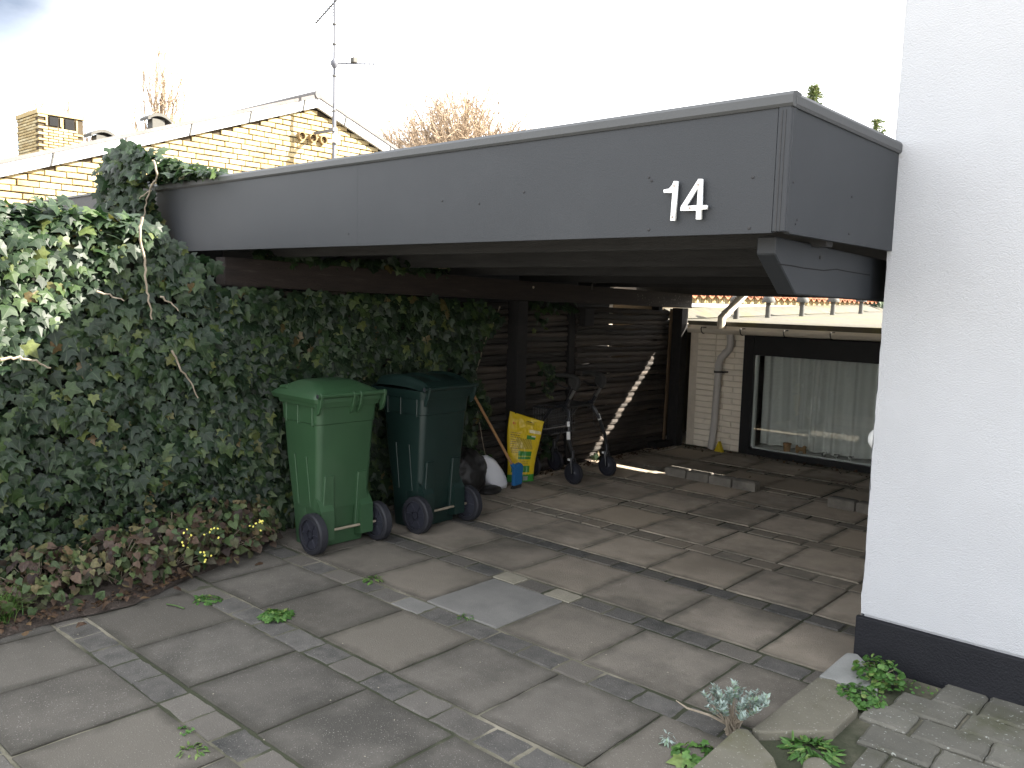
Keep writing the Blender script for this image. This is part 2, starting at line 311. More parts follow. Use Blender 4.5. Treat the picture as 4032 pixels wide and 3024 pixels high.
m_lav = leafmat('lavender_leaf', [(0, (.2, .25, .22)), (.6, (.28, .34, .32)), (1, (.16, .24, .14))], .7, .2, .2)
m_conif = leafmat('conifer_needles', [(0, (.04, .06, .02)), (.6, (.07, .09, .03)), (1, (.12, .12, .05))], .7, .2, .2)
m_autumn = leafmat('autumn_leaf', [(0, (.3, .21, .12)), (.6, (.36, .26, .15)), (1, (.26, .17, .1))], .7, .3, .2)
def glassmat():
    M = bpy.data.materials.new('window_glass'); M.use_nodes = True; t = M.node_tree; t.nodes.clear(); l = t.links.new
    o = N_(t, 'ShaderNodeOutputMaterial'); g = N_(t, 'ShaderNodeBsdfGlossy'); g.inputs['Roughness'].default_value = .01; tr = N_(t, 'ShaderNodeBsdfTransparent'); tr.inputs['Color'].default_value = (.9, .92, .91, 1)
    fr = N_(t, 'ShaderNodeFresnel'); fr.inputs['IOR'].default_value = 1.9; ms = N_(t, 'ShaderNodeMixShader'); l(fr.outputs[0], ms.inputs[0]); l(tr.outputs[0], ms.inputs[1]); l(g.outputs[0], ms.inputs[2]); l(ms.outputs[0], o.inputs[0]); return M
m_glass = glassmat()
def curtainmat():
    M = bpy.data.materials.new('sheer_curtain'); M.use_nodes = True; t = M.node_tree; b = t.nodes['Principled BSDF']; l = t.links.new
    b.inputs['Base Color'].default_value = (.84, .83, .79, 1); b.inputs['Roughness'].default_value = .9
    tr = N_(t, 'ShaderNodeBsdfTransparent'); ms = N_(t, 'ShaderNodeMixShader'); ms.inputs[0].default_value = .93; l(tr.outputs[0], ms.inputs[1]); l(b.outputs[0], ms.inputs[2]); l(ms.outputs[0], t.nodes['Material Output'].inputs[0]); return M
m_curt = curtainmat()

# ================================================================== GROUND
g = MB(); S = 400.0
g.add([(-S, -S, -.06), (S, -S, -.06), (S, S, -.06), (-S, S, -.06)], [(0, 1, 2, 3)])
g.build('ground', m_ground, kind='structure')

# ------------------------------------------------------------------ driveway: slabs with strips of setts between the rows
XR, XL = -1.335, -5.5
dw = grid(120, 180, lambda u, v: (XL+(XR-XL)*u, -.6+9.36*v, -.007+.002*math.sin(31*u+17*v)*math.sin(23*v*9.1)), 'driveway', m_joint, kind='structure')
def slabmesh(w_, d_, t_, ch, jit, name, material):
    v = []; q = [(-w_/2, -d_/2), (w_/2, -d_/2), (w_/2, d_/2), (-w_/2, d_/2)]; out = []; inn = []
    n = 5
    for i in range(4):
        a, b = q[i], q[(i+1) % 4]; c = q[(i+2) % 4]
        for k in range(n):
            t = k/n; x = a[0]+(b[0]-a[0])*t; y = a[1]+(b[1]-a[1])*t
            jx, jy = rng.uniform(-jit, jit, 2)
            out.append((x+jx, y+jy)); 
    def ins(x, y): return (x-ch*np.sign(x)*(1 if abs(x) > w_/2-2*jit-.001 else 0), y-ch*np.sign(y)*(1 if abs(y) > d_/2-2*jit-.001 else 0))
    m_ = len(out)
    v = [(x, y, -t_) for x, y in out]+[(x, y, -ch*.8) for x, y in out]+[(*ins(x, y), rng.uniform(-.0006, .0006)) for x, y in out]
    f = [(i+k*m_, (i+1) % m_+k*m_, (i+1) % m_+(k+1)*m_, i+(k+1)*m_) for k in (0, 1) for i in range(m_)]+[tuple(range(2*m_, 3*m_))]
    return meshof(v, f, name, material)
near = [.79, 1.487, 2.183, 2.887, 3.609, 4.312, 4.994, 5.70, 6.41, 7.11, 7.81, 8.50]
far = [.94, 1.64, 2.344, 3.048, 3.764, 4.448, 5.163, 5.86, 6.56, 7.26, 7.96, 8.65]
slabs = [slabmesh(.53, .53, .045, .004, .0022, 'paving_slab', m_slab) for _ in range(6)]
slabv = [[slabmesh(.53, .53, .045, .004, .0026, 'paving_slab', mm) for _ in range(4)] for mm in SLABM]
pale = slabmesh(.53, .53, .045, .004, .002, 'paving_slab', m_pale)
off = {0: .11, 1: .11, 2: .05, 3: .01}
def bed_edge(y): return -4.36-.0*y if y < 2.0 else -4.36-.5*(min(y, 3.2)-2.0)*.9
for ri in range(len(near)):
    y1 = near[ri]; y0 = far[ri-1] if ri else .25
    yc = (y0+y1)/2; dd = y1-y0
    for kx in range(8):
        xc = -1.71+.27-.54*kx+off.get(ri, 0)
        if xc < -5.35: continue
        if xc < bed_edge(yc)-.35 and yc < 2.9: continue
        wd = .54
        if xc+.27 > XR: 
            wd = XR-(xc-.27); xc = XR-wd/2
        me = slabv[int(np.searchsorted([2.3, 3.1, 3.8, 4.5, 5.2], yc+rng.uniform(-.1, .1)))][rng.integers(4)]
        if abs(yc-3.33) < .2 and abs(xc+3.06) < .2: me = pale
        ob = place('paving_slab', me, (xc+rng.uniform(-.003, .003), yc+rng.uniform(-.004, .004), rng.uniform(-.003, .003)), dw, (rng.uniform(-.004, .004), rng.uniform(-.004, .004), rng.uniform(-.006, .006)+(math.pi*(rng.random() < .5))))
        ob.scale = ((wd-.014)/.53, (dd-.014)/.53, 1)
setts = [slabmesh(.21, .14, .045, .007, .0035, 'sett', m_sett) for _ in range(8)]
setts_lift = [slabmesh(.21, .14, .045, .007, .0035, 'sett', m_settlift) for _ in range(8)]
cream = slabmesh(.21, .14, .045, .007, .004, 'sett', m_cream); blue_s = slabmesh(.21, .14, .045, .006, .003, 'sett', m_pale)
cr = [gnd(K(1070, 1240)), gnd(K(1195, 1278))]; bl = gnd(K(915, 1315))
for si, (a, b) in enumerate(zip(near, far)):
    x = XR-rng.uniform(0, .15) if si else XR
    x = XR
    first = True
    while x > -5.3:
        Ls = rng.uniform(.195, .245)
        if first: Ls = rng.uniform(.06, .2); first = False
        xc = x-Ls/2; yc = (a+b)/2; x -= Ls
        if xc < bed_edge(yc)-.2 and yc < 2.9: continue
        me = (setts_lift if yc > 4.6 else setts)[rng.integers(8)]
        if any(abs(c[0]-xc) < .115 and abs(c[1]-yc) < .1 for c in cr): me = cream
        if abs(bl[0]-xc) < .115 and abs(bl[1]-yc) < .1: me = blue_s
        ob = place('sett', me, (xc, yc+rng.uniform(-.004, .004), rng.uniform(-.005, .001)), dw, (rng.uniform(-.012, .012), rng.uniform(-.012, .012), rng.uniform(-.02, .02)+math.pi*(rng.random() < .5)))
        ob.scale = ((Ls-.014)/.21, (b-a-.014)/.14, 1)

# ------------------------------------------------------------------ soil bed under the ivy
from mathutils import noise as NZ
def soil(u, v):
    y = -.6+3.75*v; e = -4.37 if y < 1.9 else -4.37-.42*(y-1.9)
    e += .05*NZ.noise((y*3, 0, 0))+.02*NZ.noise((y*11, 3, 0)); x = -5.8+(e+5.8)*u
    h = .045*min(1, (1-u)*9)+.012*NZ.noise((x*9, y*9, 1))+.012*NZ.noise((x*30, y*30, 4))
    return (x, y, (.004 if u > .985 else .006+max(h, 0)))
grid(70, 180, soil, 'soil', m_soil, kind='structure')
sb = MB()
def side_soil(u, v):
    x = -5.75+.62*u; y = 2.9+5.9*v; return (x, y, .006+.02*(1-u)+.01*NZ.noise((x*12, y*12, 0)))
grid(24, 160, side_soil, 'soil', m_soil, kind='structure')

# ------------------------------------------------------------------ cobbled path with raised edging by the white house
path = MB().box(XR+.002, 6, -.6, 3.9, -.05, .036).build('path', m_joint, kind='structure')
def polyslab(px_, z, t_, name, material, parent, zb=None):
    P = [gnd(p, z) for p in px_]; mb = MB(); mb.prism([(p[0], p[1], z-t_) for p in P], (0, 0, t_)); return mb.build(name, material, parent, bevel=.008)
polyslab(Z8((1130, 415), (1200, 422), (1245, 468), (1325, 640), (1085, 592), (965, 555)), .07, .075, 'edging_slab', m_pedge, path)
polyslab(Z8((957, 563), (1062, 580), (1205, 755), (1055, 890), (602, 897), (556, 876)), .072, .075, 'edging_slab', m_edge, path)
polyslab(Z8((465, 872), (535, 880), (690, 1052), (715, 1118), (700, 1300), (-80, 1300), (190, 1118)), .068, .075, 'edging_slab', m_edge, path)
polyslab(Z8((870, 1078), (905, 1050), (960, 1045), (1010, 1075), (1050, 1118), (1060, 1180), (900, 1190), (862, 1120)), .058, .06, 'edging_slab', m_edge, path)
def paver(w_, d_): return slabmesh(w_, d_, .05, .011, .004, 'paver', m_path)
pav = [paver(.252, .178) for _ in range(5)]; pavs = [paver(.17, .225) for _ in range(4)]
for i in range(28):
    x = -1.085+.179*i+.085
    if i == 0: continue
    place('paver', pavs[rng.integers(4)], (x, 3.83+rng.uniform(-.005, .005), .058+rng.uniform(-.004, .003)), path, (rng.uniform(-.015, .015), rng.uniform(-.015, .015), rng.uniform(-.02, .02)))
for j in range(9):
    yc = 3.625-.187*j; xo = -1.08+(.06 if j % 2 else .185)+(0 if j < 3 else .0)
    for i in range(16):
        x = xo+.262*i
        lim = -1.075 if yc > 3.1 else -.97
        sx = 1
        if x+.126 < lim+.05: continue
        if x-.126 < lim: sx = (x+.126-lim)/.252; x = (x+.126+lim)/2
        if yc < 2.2 and x > 1.5: continue
        place('paver', pav[rng.integers(5)], (x+rng.uniform(-.004, .004), yc+rng.uniform(-.005, .005), .052+rng.uniform(-.006, .004)), path, (rng.uniform(-.02, .02), rng.uniform(-.02, .02), rng.uniform(-.015, .015)+math.pi*(rng.random() < .5))).scale = (sx, 1, 1)

# ================================================================== WHITE HOUSE
WY, WX, WT = 3.945, -1.292, 3.4
wh = thing('white_house', (2.5, 6.4, 0), 'white rendered house with black painted plinth at the end of the carport', 'house')
def rough_wall(P0, du, dv, nu, nv, amp, name, material, parent, seed=0, ragged=0):
    n = np.cross(du, dv); n = n/np.linalg.norm(n)
    return grid(nu, nv, lambda u, v: tuple(np.array(P0)+np.array(du)*u+np.array(dv)*v+n*amp*(NZ.noise((u*9.3*1.6+seed, v*3.1*1.6, 0))*.8+NZ.noise((u*9.3*9+seed, v*3.1*9, 5))*.2)+np.array([ragged*(NZ.noise((0, v*19, 2))+.6*NZ.noise((3, v*60, 2)))*(u == 0), 0, 0])), name, material, parent)
wall = MB()
wall.box(WX+.012, 8, WY+.012, 8.95, 0, WT); wall.build('wall', m_white, wh)
rough_wall((WX, WY, .262), (9.3, 0, 0), (0, 0, WT-.262), 220, 110, .006, 'render_coat', m_white, wh, 0, .007)
rough_wall((WX, 8.95, 0), (0, -(8.95-WY), 0), (0, 0, WT), 80, 80, .006, 'render_coat', m_white, wh, 9)
pl = MB(); pl.prism([(WX-.016, WY-.02, 0), (8, WY-.02, 0), (8, WY-.02, .25), (8, WY-.002, .264), (WX-.016, WY-.002, .264), (WX-.016, WY-.02, .25)][:3]+[(WX-.016, WY-.02, .25)], (0, .03, 0))
pl.build('plinth', m_plinth, wh, bevel=.006)
MB().box(WX-.05, 8.1, WY-.06+.03, 9.0, WT, WT+.1).build('coping', m_cap, wh)
wl = thing('wall_lamp', (-1.29, 4.28, 1.0), 'small round white dome fitting on the house side wall under the carport', 'wall lamp')
MB().lathe((WX, 4.28, 1.04), (-1, 0, 0), [(.02, 0), (.02, .05), (.055, .055), (.058, .08), (.05, .11), (.03, .128), (.008, .134)], 20).build('dome', m_digit, wl, smooth=True)
MB().lathe((WX, 4.28, 1.04), (-1, 0, 0), [(.045, -.004), (.045, .012), (.03, .018)], 16).build('base_plate', m_digit, wl, smooth=True)

# ================================================================== CARPORT
FY, FX, FT, FB = 2.81, -1.272, 2.39, 1.944
cp = thing('carport', (-3.4, 5.8, 0), 'flat roofed carport with dark grey fascia, black beams and black posts', 'carport')
xs = ony(K(772, 470), FY)[0]
MB().box(-5.97, xs-.0004, FY, FY+.022, FB, FT).build('fascia_board', m_fascia, cp)
MB().box(xs+.0004, FX-.045, FY, FY+.022, FB, FT).build('fascia_board', m_fascia, cp)
MB().box(FX-.022, FX, FY+.046, WY-.004, FB, FT).build('fascia_board', m_fascia, cp)
ct = MB(); ct.box(FX-.043, FX+.004, FY-.004, FY+.012, FB+.003, FT); ct.box(FX-.012, FX+.004, FY+.0125, FY+.044, FB+.003, FT)
ct.build('corner_trim', m_fascia, cp, bevel=.003)
gr = MB(); gr.box(FX-.03, FX-.026, FY-.0055, FY-.0035, FB+.003, FT-.03); gr.box(FX-.016, FX-.013, FY-.0055, FY-.0035, FB+.003, FT-.03); gr.build('trim_groove', m_dscrew, cp)
cap = MB(); pf = [(-.012, -.05), (.006, -.05), (.012, -.04), (.012, -.012), (.004, 0), (-.012, .004), (-.06, .0)]
def capline(axis, a, b, parent, name):
    mb = MB(); P = []
    for o, z in pf: P.append((a, FY-o, FT+z+.03) if axis == 'x' else (FX+o, a, FT+z+.03))
    mb.prism(P, (b-a, 0, 0) if axis == 'x' else (0, b-a, 0)); return mb.build(name, m_cap, parent)
capline('x', -5.99, FX+.011, cp, 'edge_cap'); capline('y', FY+.013, WY-.002, cp, 'edge_cap')
# roof deck, joists, side beam, low beam, posts
zj = lambda y: 1.935-.022*(y-2.8)
dk = MB(); dk.add([(-5.93, FY+.03, zj(2.84)+.19), (FX-.03, FY+.03, zj(2.84)+.19), (FX-.03, 8.94, zj(8.9)+.15), (-5.93, 8.94, zj(8.9)+.15),
                   (-5.93, FY+.03, 2.38), (FX-.03, FY+.03, 2.38), (FX-.03, 8.94, 2.2), (-5.93, 8.94, 2.2)], [(0, 1, 2, 3), (4, 5, 6, 7), (0, 1, 5, 4), (1, 2, 6, 5), (2, 3, 7, 6), (3, 0, 4, 7)])
dk.build('roof_deck', m_deck, cp)
for y in (3.3, 4.42, 5.44, 6.68, 7.7, 8.9):
    z = zj(y)-(.035 if y > 8.5 else 0); MB().box(-5.9, -1.30 if y < 3.9 else WX-.004, y-.03, y+.03, z, z+.2 if y < 8.5 else z+.17).build('joist', m_tarx, cp, bevel=.004)
bx0, bx1, yb = -1.437, -1.362, 2.95
sb = MB(); sb.prism([(bx0, yb, 1.943), (bx0, yb, 1.878), (bx0, yb+.2, 1.735), (bx0, 8.75, 1.66), (bx0, 8.75, 1.80)], (bx1-bx0, 0, 0)); sb.build('side_beam', m_fascia, cp, bevel=.004)
ck = MB()                                         # drying crack along the beam
cpx = Z7((1095, 1228), (1180, 1238), (1270, 1255), (1400, 1270), (1480, 1262), (1560, 1278), (1700, 1300))
for p, q in zip(cpx[:-1], cpx[1:]):
    a, b = onx(p, bx1), onx(q, bx1); ck.add([(bx1+.0012, a[1], a[2]-.002), (bx1+.0012, b[1], b[2]-.002), (bx1+.0012, b[1], b[2]+.0025), (bx1+.0012, a[1], a[2]+.003)], [(0, 1, 2, 3)])
ck.build('crack', m_dark, cp)
LBX0, LBX1 = -5.16, -5.0
lbt = lambda y: 1.905-.0225*(y-2.8)
lbb = lambda y: 1.715-.0175*(y-2.8)
lx = lambda y: -5.13+.13*(y-2.8)/5.9               # front face of the low beam
low = MB(); low.add([(lx(2.86)-.12, 2.86, lbb(2.86)), (lx(2.86), 2.86, lbb(2.86)), (lx(8.7), 8.7, lbb(8.7)), (lx(8.7)-.12, 8.7, lbb(8.7)), (lx(2.86)-.12, 2.86, lbt(2.86)), (lx(2.86), 2.86, lbt(2.86)), (lx(8.7), 8.7, lbt(8.7)), (lx(8.7)-.12, 8.7, lbt(8.7))],
                    [(3, 2, 1, 0), (4, 5, 6, 7), (0, 1, 5, 4), (1, 2, 6, 5), (2, 3, 7, 6), (3, 0, 4, 7)])
low.build('low_beam', m_beam, cp, bevel=.005)
bp = MB()                                          # light paint and droppings on the beam end
for i in range(60):
    y = 8.7-abs(rng.normal(0, .7)); z = lbb(y)+.01+rng.random()*.13; s = rng.uniform(.002, .006)
    bp.add([(lx(y)+.0015, y-s, z-s), (lx(y)+.0015, y+s, z-s), (lx(y)+.0015, y+s, z+s*1.6), (lx(y)+.0015, y-s, z+s)], [(0, 1, 2, 3)])
bp.build('paint_splash', m_kerb, cp, kind='stuff')
for y in (2.87, 5.72, 8.5):
    MB().box(lx(y)-.135, lx(y)-.004, y, y+.135, -.02, lbb(y+.13)-.003).build('post', m_tar, cp, bevel=.005)
hk = MB(); a = onx(Z5((1055, 200))[0], lx(6.8)); hk.tube([(a[0]+.01, a[1]-.03, a[2]-.05), (a[0]+.01, a[1]-.03, a[2]), (a[0]+.01, a[1]-.015, a[2]+.025), (a[0]+.01, a[1]+.015, a[2]+.025), (a[0]+.01, a[1]+.028, a[2]+.005)], .008, 6); hk.build('hook', m_dbracket, cp, smooth=True)
bo = onx(Z5((662, 218))[0], lx(5.8)); MB().lathe((bo[0], bo[1], bo[2]), (1, 0, 0), [(.012, -.005), (.012, .006), (.007, .009)], 8).build('bolt', m_steel, cp)
sc = MB()
for p in Z7((275, 683), (937, 660), (257, 1003), (912, 992)):
    c = ony(p, FY); MB().lathe(c, (0, -1, 0), [(.006, -.004), (.006, .0015), (.003, .003)], 8).build('screw', m_dscrew, cp)
for p in [(1035*1.823, 440*1.823), (1132*1.823, 415*1.823), (955*1.823, 434*1.823), (752*1.823, 505*1.823), (1402*1.823, 383*1.823)]:
    c = ony(p, FY); MB().lathe(c, (0, -1, 0), [(.005, -.004), (.005, .0015), (.003, .003)], 8).build('screw', m_dscrew, cp)
for p in Z7((1200, 692), (1225, 938), (1215, 965), (1583, 788), (1563, 1030), (1222, 233)):
    c = onx(p, FX); MB().lathe(c, (1, 0, 0), [(.005, -.004), (.005, .0015), (.003, .003)], 8).build('screw', m_dscrew, cp)
c = onx(Z7((1374, 1185))[0], bx1); MB().lathe(c, (1, 0, 0), [(.008, -.004), (.008, .0025), (.004, .005)], 8).build('screw', m_dscrew, cp)
# rear gutter and rain pipe down to the annex gutter
MB().tube([(-4.47, 8.99, 1.9), (-4.487, 8.97, 1.79), (-4.59, 8.75, 1.56), (-4.605, 8.69, 1.52), (-4.605, 8.68, 1.39)], .047, 14).build('rain_pipe', m_gut, cp, smooth=True)
MB().tube([(-4.582, 8.765, 1.575), (-4.596, 8.735, 1.55)], .052, 14).build('pipe_collar', m_gut, cp, smooth=True)
# house number: pixel outlines taken to the fascia plane
def digit(name, outer, holes, label):
    cu = bpy.data.curves.new(name, 'CURVE'); cu.dimensions = '2D'; cu.fill_mode = 'BOTH'; cu.extrude = .005; cu.bevel_depth = .0008; cu.offset = -.0014; cu.bevel_resolution = 1
    P0 = ony(Z7(outer[0])[0], FY)
    for poly in [outer]+holes:
        sp = cu.splines.new('POLY'); sp.points.add(len(poly)-1); sp.use_cyclic_u = True
        for i, p in enumerate(poly): q = ony(Z7(p)[0], FY); sp.points[i].co = (q[0]-P0[0], q[2]-P0[2], 0, 1)
    tmp = bpy.data.objects.new('tmp', cu); COL.objects.link(tmp); dg = bpy.context.evaluated_depsgraph_get(); me = bpy.data.meshes.new_from_object(tmp.evaluated_get(dg)); bpy.data.objects.remove(tmp)
    me.transform(Matrix.Rotation(R(90), 4, 'X')); me.materials.clear(); me.materials.append(m_digit)
    ob = place(name, me, (P0[0], FY-.0175, P0[2])); return tag(ob, label, 'house number')
d1 = digit('house_number', [(440, 689), (465, 689), (447, 948), (416, 948), (430, 767), (374, 767), (372, 745), (408, 738), (428, 716)], [], 'white plastic number one screwed onto the dark grey carport fascia')
d4 = digit('house_number', [(600, 675), (626, 675), (621, 846), (656, 845), (654, 873), (619, 876), (617, 940), (583, 940), (585, 882), (482, 884), (484, 858)], [[(597, 735), (590, 846), (520, 851)]], 'white plastic number four screwed onto the dark grey carport fascia')
for d, ps in ((d1, ((443, 720), (432, 924))), (d4, ((600, 713), (545, 866)))):
    for p in Z7(*ps):
        c = ony(p, FY); MB().lathe((c[0], FY-.0235, c[2]), (0, -1, 0), [(.0048, -.002), (.0048, .0012), (.002, .002)], 10).build('screw', m_screw, d)
        MB().lathe((c[0], FY+.001, c[2]), (0, -1, 0), [(.004, 0), (.004, .012)], 8).build('spacer', m_digit, d)
# ------------------------------------------------------------------ neighbour's flat roof edge beyond
nb = thing('garage_roof', (-8, 3.4, 0), 'dull grey flat garage roof edge behind the ivy, below the yellow brick gable', 'garage')
MB().box(-9.6, -6.03, 2.86, 2.885, 1.95, 2.425).build('fascia_board', m_fascia, nb)
MB().box(-9.62, -6.02, 2.845, 2.9, 2.425, 2.44).build('edge_cap', m_cap, nb)
MB().box(-9.6, -6.03, 2.9, 8.6, 2.3, 2.40).build('roof_deck', m_roofg, nb)
MB().box(-6.06, -6.02, 2.9, 8.48, -.04, 2.299).build('light_block_wall', m_tar, nb)  # added unseen wall, blocks light behind the fence and low beam
MB().box(-9.6, -6.05, 8.5, 8.6, -.04, 2.299).build('rear_wall', m_wmort, nb)

# ================================================================== LOG FENCE
fn = thing('log_fence', (-5.24, 5.8, 0), 'dark fence of stacked horizontal round logs along the carport', 'fence')
def logmesh(Lg, r, seed):
    n = 8; ns = max(6, int(Lg/.22)); v = []; f = []
    ph = rng.uniform(0, 6, 4)
    for i in range(ns+1):
        t = i/ns; y = (t-.5)*Lg; rr_ = r*(1+.08*math.sin(9*t+ph[0])+.05*math.sin(23*t+ph[1])+rng.uniform(-.05, .05)); oz = .006*math.sin(5*t+ph[2])+.004*math.sin(13*t+ph[3]); ox = .006*math.sin(6*t+ph[3])
        for k in range(n):
            a = 2*math.pi*k/n; v.append((ox+rr_*math.cos(a), y, oz+rr_*math.sin(a)))
    for i in range(ns):
        for k in range(n): f.append((i*n+k, (i+1)*n+k, (i+1)*n+(k+1) % n, i*n+(k+1) % n))
    f.append(tuple(range(n))); f.append(tuple(range(ns*n, ns*n+n))[::-1])
    return meshof(v, f, 'log', m_log, True)
panels = [(6.72, 8.46, -5.185), (4.72, 6.62, -5.22), (2.9, 4.70, -5.22)]
for y0, y1, xf in panels:
    base = [logmesh(y1-y0, .03, i) for i in range(7)]
    z = .02
    while z < zj((y0+y1)/2)-.26:
        s = rng.uniform(.82, 1.12); z += .0295*s
        sl = -.012*(1 if y0 > 5 else .4)
        place('log', base[rng.integers(7)], (xf+rng.uniform(-.006, .006), (y0+y1)/2+rng.uniform(-.02, .02), z), fn, (R(-.55 if y0 > 5 else -.3)+rng.uniform(-.004, .004), 0, math.pi*(rng.random() < .5)*0)).scale = (s, 1, s)
        z += .0285*s
for y in (6.67, 4.71, 8.44, 2.93):
    MB().box(-5.36, -5.262 if y != 6.67 else -5.175, y-.045, y+.045, -.03, 1.64).build('fence_post', m_tar, fn, bevel=.004)
a = onx(Z5((1555, 350))[0], -5.13); MB().bar((-5.125, 8.415, .05), (-5.125, 8.455, 1.6), .035, .02, (1, 0, 0)).build('batten', m_batten, fn)
MB().box(-5.16, -5.03, 8.12, 8.47, .0, .075).build('foot_board', m_tar, fn, bevel=.006)
MB().box(-5.12, -5.05, 6.70, 6.86, 1.42, 1.6).build('junction_box', m_tar, fn, bevel=.01)

# ================================================================== ANNEX behind the carport
AY = 8.75
an = thing('annex', (-3.1, 9, 0), 'low cream painted brick annex with flat felt roof and large curtained window', 'building')
MB().box(-5.03, -4.335, AY+.012, AY+.24, -.05, 1.36).build('wall', m_wmort, an)
def brickmesh(Lb, hb, db, name, material, jit=.003):
    x, z = Lb/2, hb/2; c = .006
    o = [(-x, -z), (x, -z), (x, z), (-x, z)]; v = [(a, db, b) for a, b in o]+[(a+rng.uniform(-jit, jit)*.5, .004, b+rng.uniform(-jit, jit)*.5) for a, b in o]+[(a-np.sign(a)*c+rng.uniform(-jit, jit), -rng.uniform(0, .003), b-np.sign(b)*c+rng.uniform(-jit, jit)*.6) for a, b in o]
    f = [(i+4*k, (i+1) % 4+4*k, (i+1) % 4+4*k+4, i+4*k+4) for k in (0, 1) for i in range(4)]+[(8, 9, 10, 11)]
    return meshof(v, f, name, material)           # front face towards -y
wb = [brickmesh(.228, .056, .03, 'brick', m_wbrick, .004) for _ in range(6)]; wbh = [brickmesh(.108, .056, .03, 'brick', m_wbrick, .004) for _ in range(3)]
for r_ in range(20):
    z = .03+.0667*r_; x = -4.34 if r_ % 2 else -4.34
    seq = [.228, .108, .228, .228] if r_ % 2 else [.108, .228, .228, .228]
    for Lb in seq:
        if x-Lb < -5.06: 
            break
        place('brick', (wb if Lb > .2 else wbh)[rng.integers(3)], (x-Lb/2, AY-rng.uniform(-.001, .003), z+rng.uniform(-.002, .002)), an, (0, 0, rng.uniform(-.008, .008)))
        x -= Lb+.011
# window
fr_ = MB().box(-4.335, -4.215, AY-.02, AY+.09, -.02, 1.33).build('window_jamb', m_frame, an, bevel=.004)
MB().box(-4.214, WX-.003, AY-.02, AY+.09, 1.115, 1.33).build('window_head', m_frame, an, bevel=.004)
MB().box(-4.214, WX-.003, AY-.03, AY+.09, -.02, .058).build('window_sill', m_frame, an, bevel=.004)
MB().box(-4.213, -1.30, AY+.03, AY+.036, .0585, 1.1145).build('window_pane', m_glass, an)
MB().box(-4.212, -4.185, AY+.038, AY+.08, .076, 1.113).build('inner_frame', m_sill, an)
MB().box(-4.20, -1.30, AY+.037, AY+.30, .0, .075).build('inner_sill', m_sill, an)
def curt(u, v):
    x = -4.2+2.85*u; 
    am = .036*(1-.35*v)
    fo = math.sin(x*31+1.4*math.sin(x*5.1))*am+math.sin(x*67+2*math.sin(x*7))*am*.45+.012*math.sin(x*9+v*1.2)
    return (x+.012*(1-v)*math.sin(x*11), AY+.21+fo+.03*(1-v)*math.sin(x*4.3), .09+1.06*v)
grid(420, 14, curt, 'curtain', m_curt, an)
rm = MB(); rm.box(-5.0, -1.32, AY+.241, AY+.26, -.05, .02); rm.build('wall', m_room, an)
rr2 = MB(); rr2.add([(-5, 9.01, 0), (-1.3, 9.01, 0), (-1.3, 11.5, 0), (-5, 11.5, 0), (-5, 9.01, 1.4), (-1.3, 9.01, 1.4), (-1.3, 11.5, 1.4), (-5, 11.5, 1.4)], [(0, 1, 2, 3), (4, 5, 6, 7), (1, 2, 6, 5), (2, 3, 7, 6), (3, 0, 4, 7)]); rr2.build('room', m_room, an)
# gutter
gp = [(.055*math.cos(R(a)), .055*math.sin(R(a))) for a in range(180, 361, 15)]+[(.05*math.cos(R(a)), .05*math.sin(R(a))) for a in range(360, 179, -15)]
def gutter(x0, x1, yc, z0, z1, parent):
    mb = MB(); n = len(gp); v = [(x0, yc+a, z0+b) for a, b in gp]+[(x1, yc+a, z1+b) for a, b in gp]
    mb.add(v, [(i, (i+1) % n, (i+1) % n+n, i+n) for i in range(n)]+[tuple(range(n)), tuple(range(n, 2*n))]); return mb.build('gutter', m_gut, parent)
gutter(-5.03, WX-.003, AY-.075, 1.385, 1.41, an)
MB().lathe((-5.035, AY-.075, 1.385), (1, 0, 0), [(.054, -.004), (.054, .004)], 20).build('gutter_end', m_gut, an)
for px_ in (183, 608, 1080, 1590):
    x = ony((2700+px_*800/2212, 1300), AY-.1)[0]; z = 1.385+.025*(x+5.03)/3.7
    bb = MB(); bb.tube([(x, AY-.075+.059*math.cos(R(a)), z+.059*math.sin(R(a))) for a in range(176, 356, 18)], .0065, 5); bb.tube([(x, AY-.132, z), (x, AY-.128, z+.014), (x, AY-.02, z+.012)], .006, 5); bb.build('gutter_bracket', m_dbracket, an)
MB().box(-5.04, WX-.003, AY-.018, AY+.02, 1.362, 1.463).build('eaves_board', m_gut, an)
rf = MB(); rf.add([(-5.34, AY-.03, 1.466), (WX-.003, AY-.03, 1.486), (WX-.003, 8.95, 1.49), (2.0, 8.951, 1.49), (2, 22, 1.70), (-5.62, 22, 1.70), (-5.62, 9.0, 1.47)]+[(-5.34, AY-.03, 1.42), (WX-.003, AY-.03, 1.42), (WX-.003, 8.95, 1.42), (2.0, 8.951, 1.42), (2, 22, 1.42), (-5.62, 22, 1.42), (-5.62, 9.0, 1.42)],
       [(0, 1, 2, 3, 4, 5, 6)]+[(i, (i+1) % 7, (i+1) % 7+7, i+7) for i in range(7)]); rf.build('roof', m_felt, an)
zr = lambda y: 1.472+.0165*(y-8.72)
MB().prism([(-5.6, 9.05, zr(9)+.004), (-5.3, 9.05, zr(9)+.004), (-5.6, 9.05, zr(9)+.12)], (0, 12, .2)).build('roof_upstand', m_felt, an)
for k, (y, s) in enumerate(((9.75, 1), (10.65, 1), (11.75, 1), (12.9, 1), (14.1, 1), (15.6, 1))):
    x = -4.97; z = zr(y)
    vt = MB().lathe((x, y, z-.01), (0, 0, 1), [(.04, 0), (.035, .05), (.032, .22)], 12).build('roof_vent', m_cowl, an, smooth=True)
    MB().lathe((x, y, z+.2), (0, 0, 1), [(.03, .0), (.085, -.005), (.088, .02), (.075, .06), (.045, .085), (.01, .093)], 16).build('cap', m_cowl, vt, smooth=True)
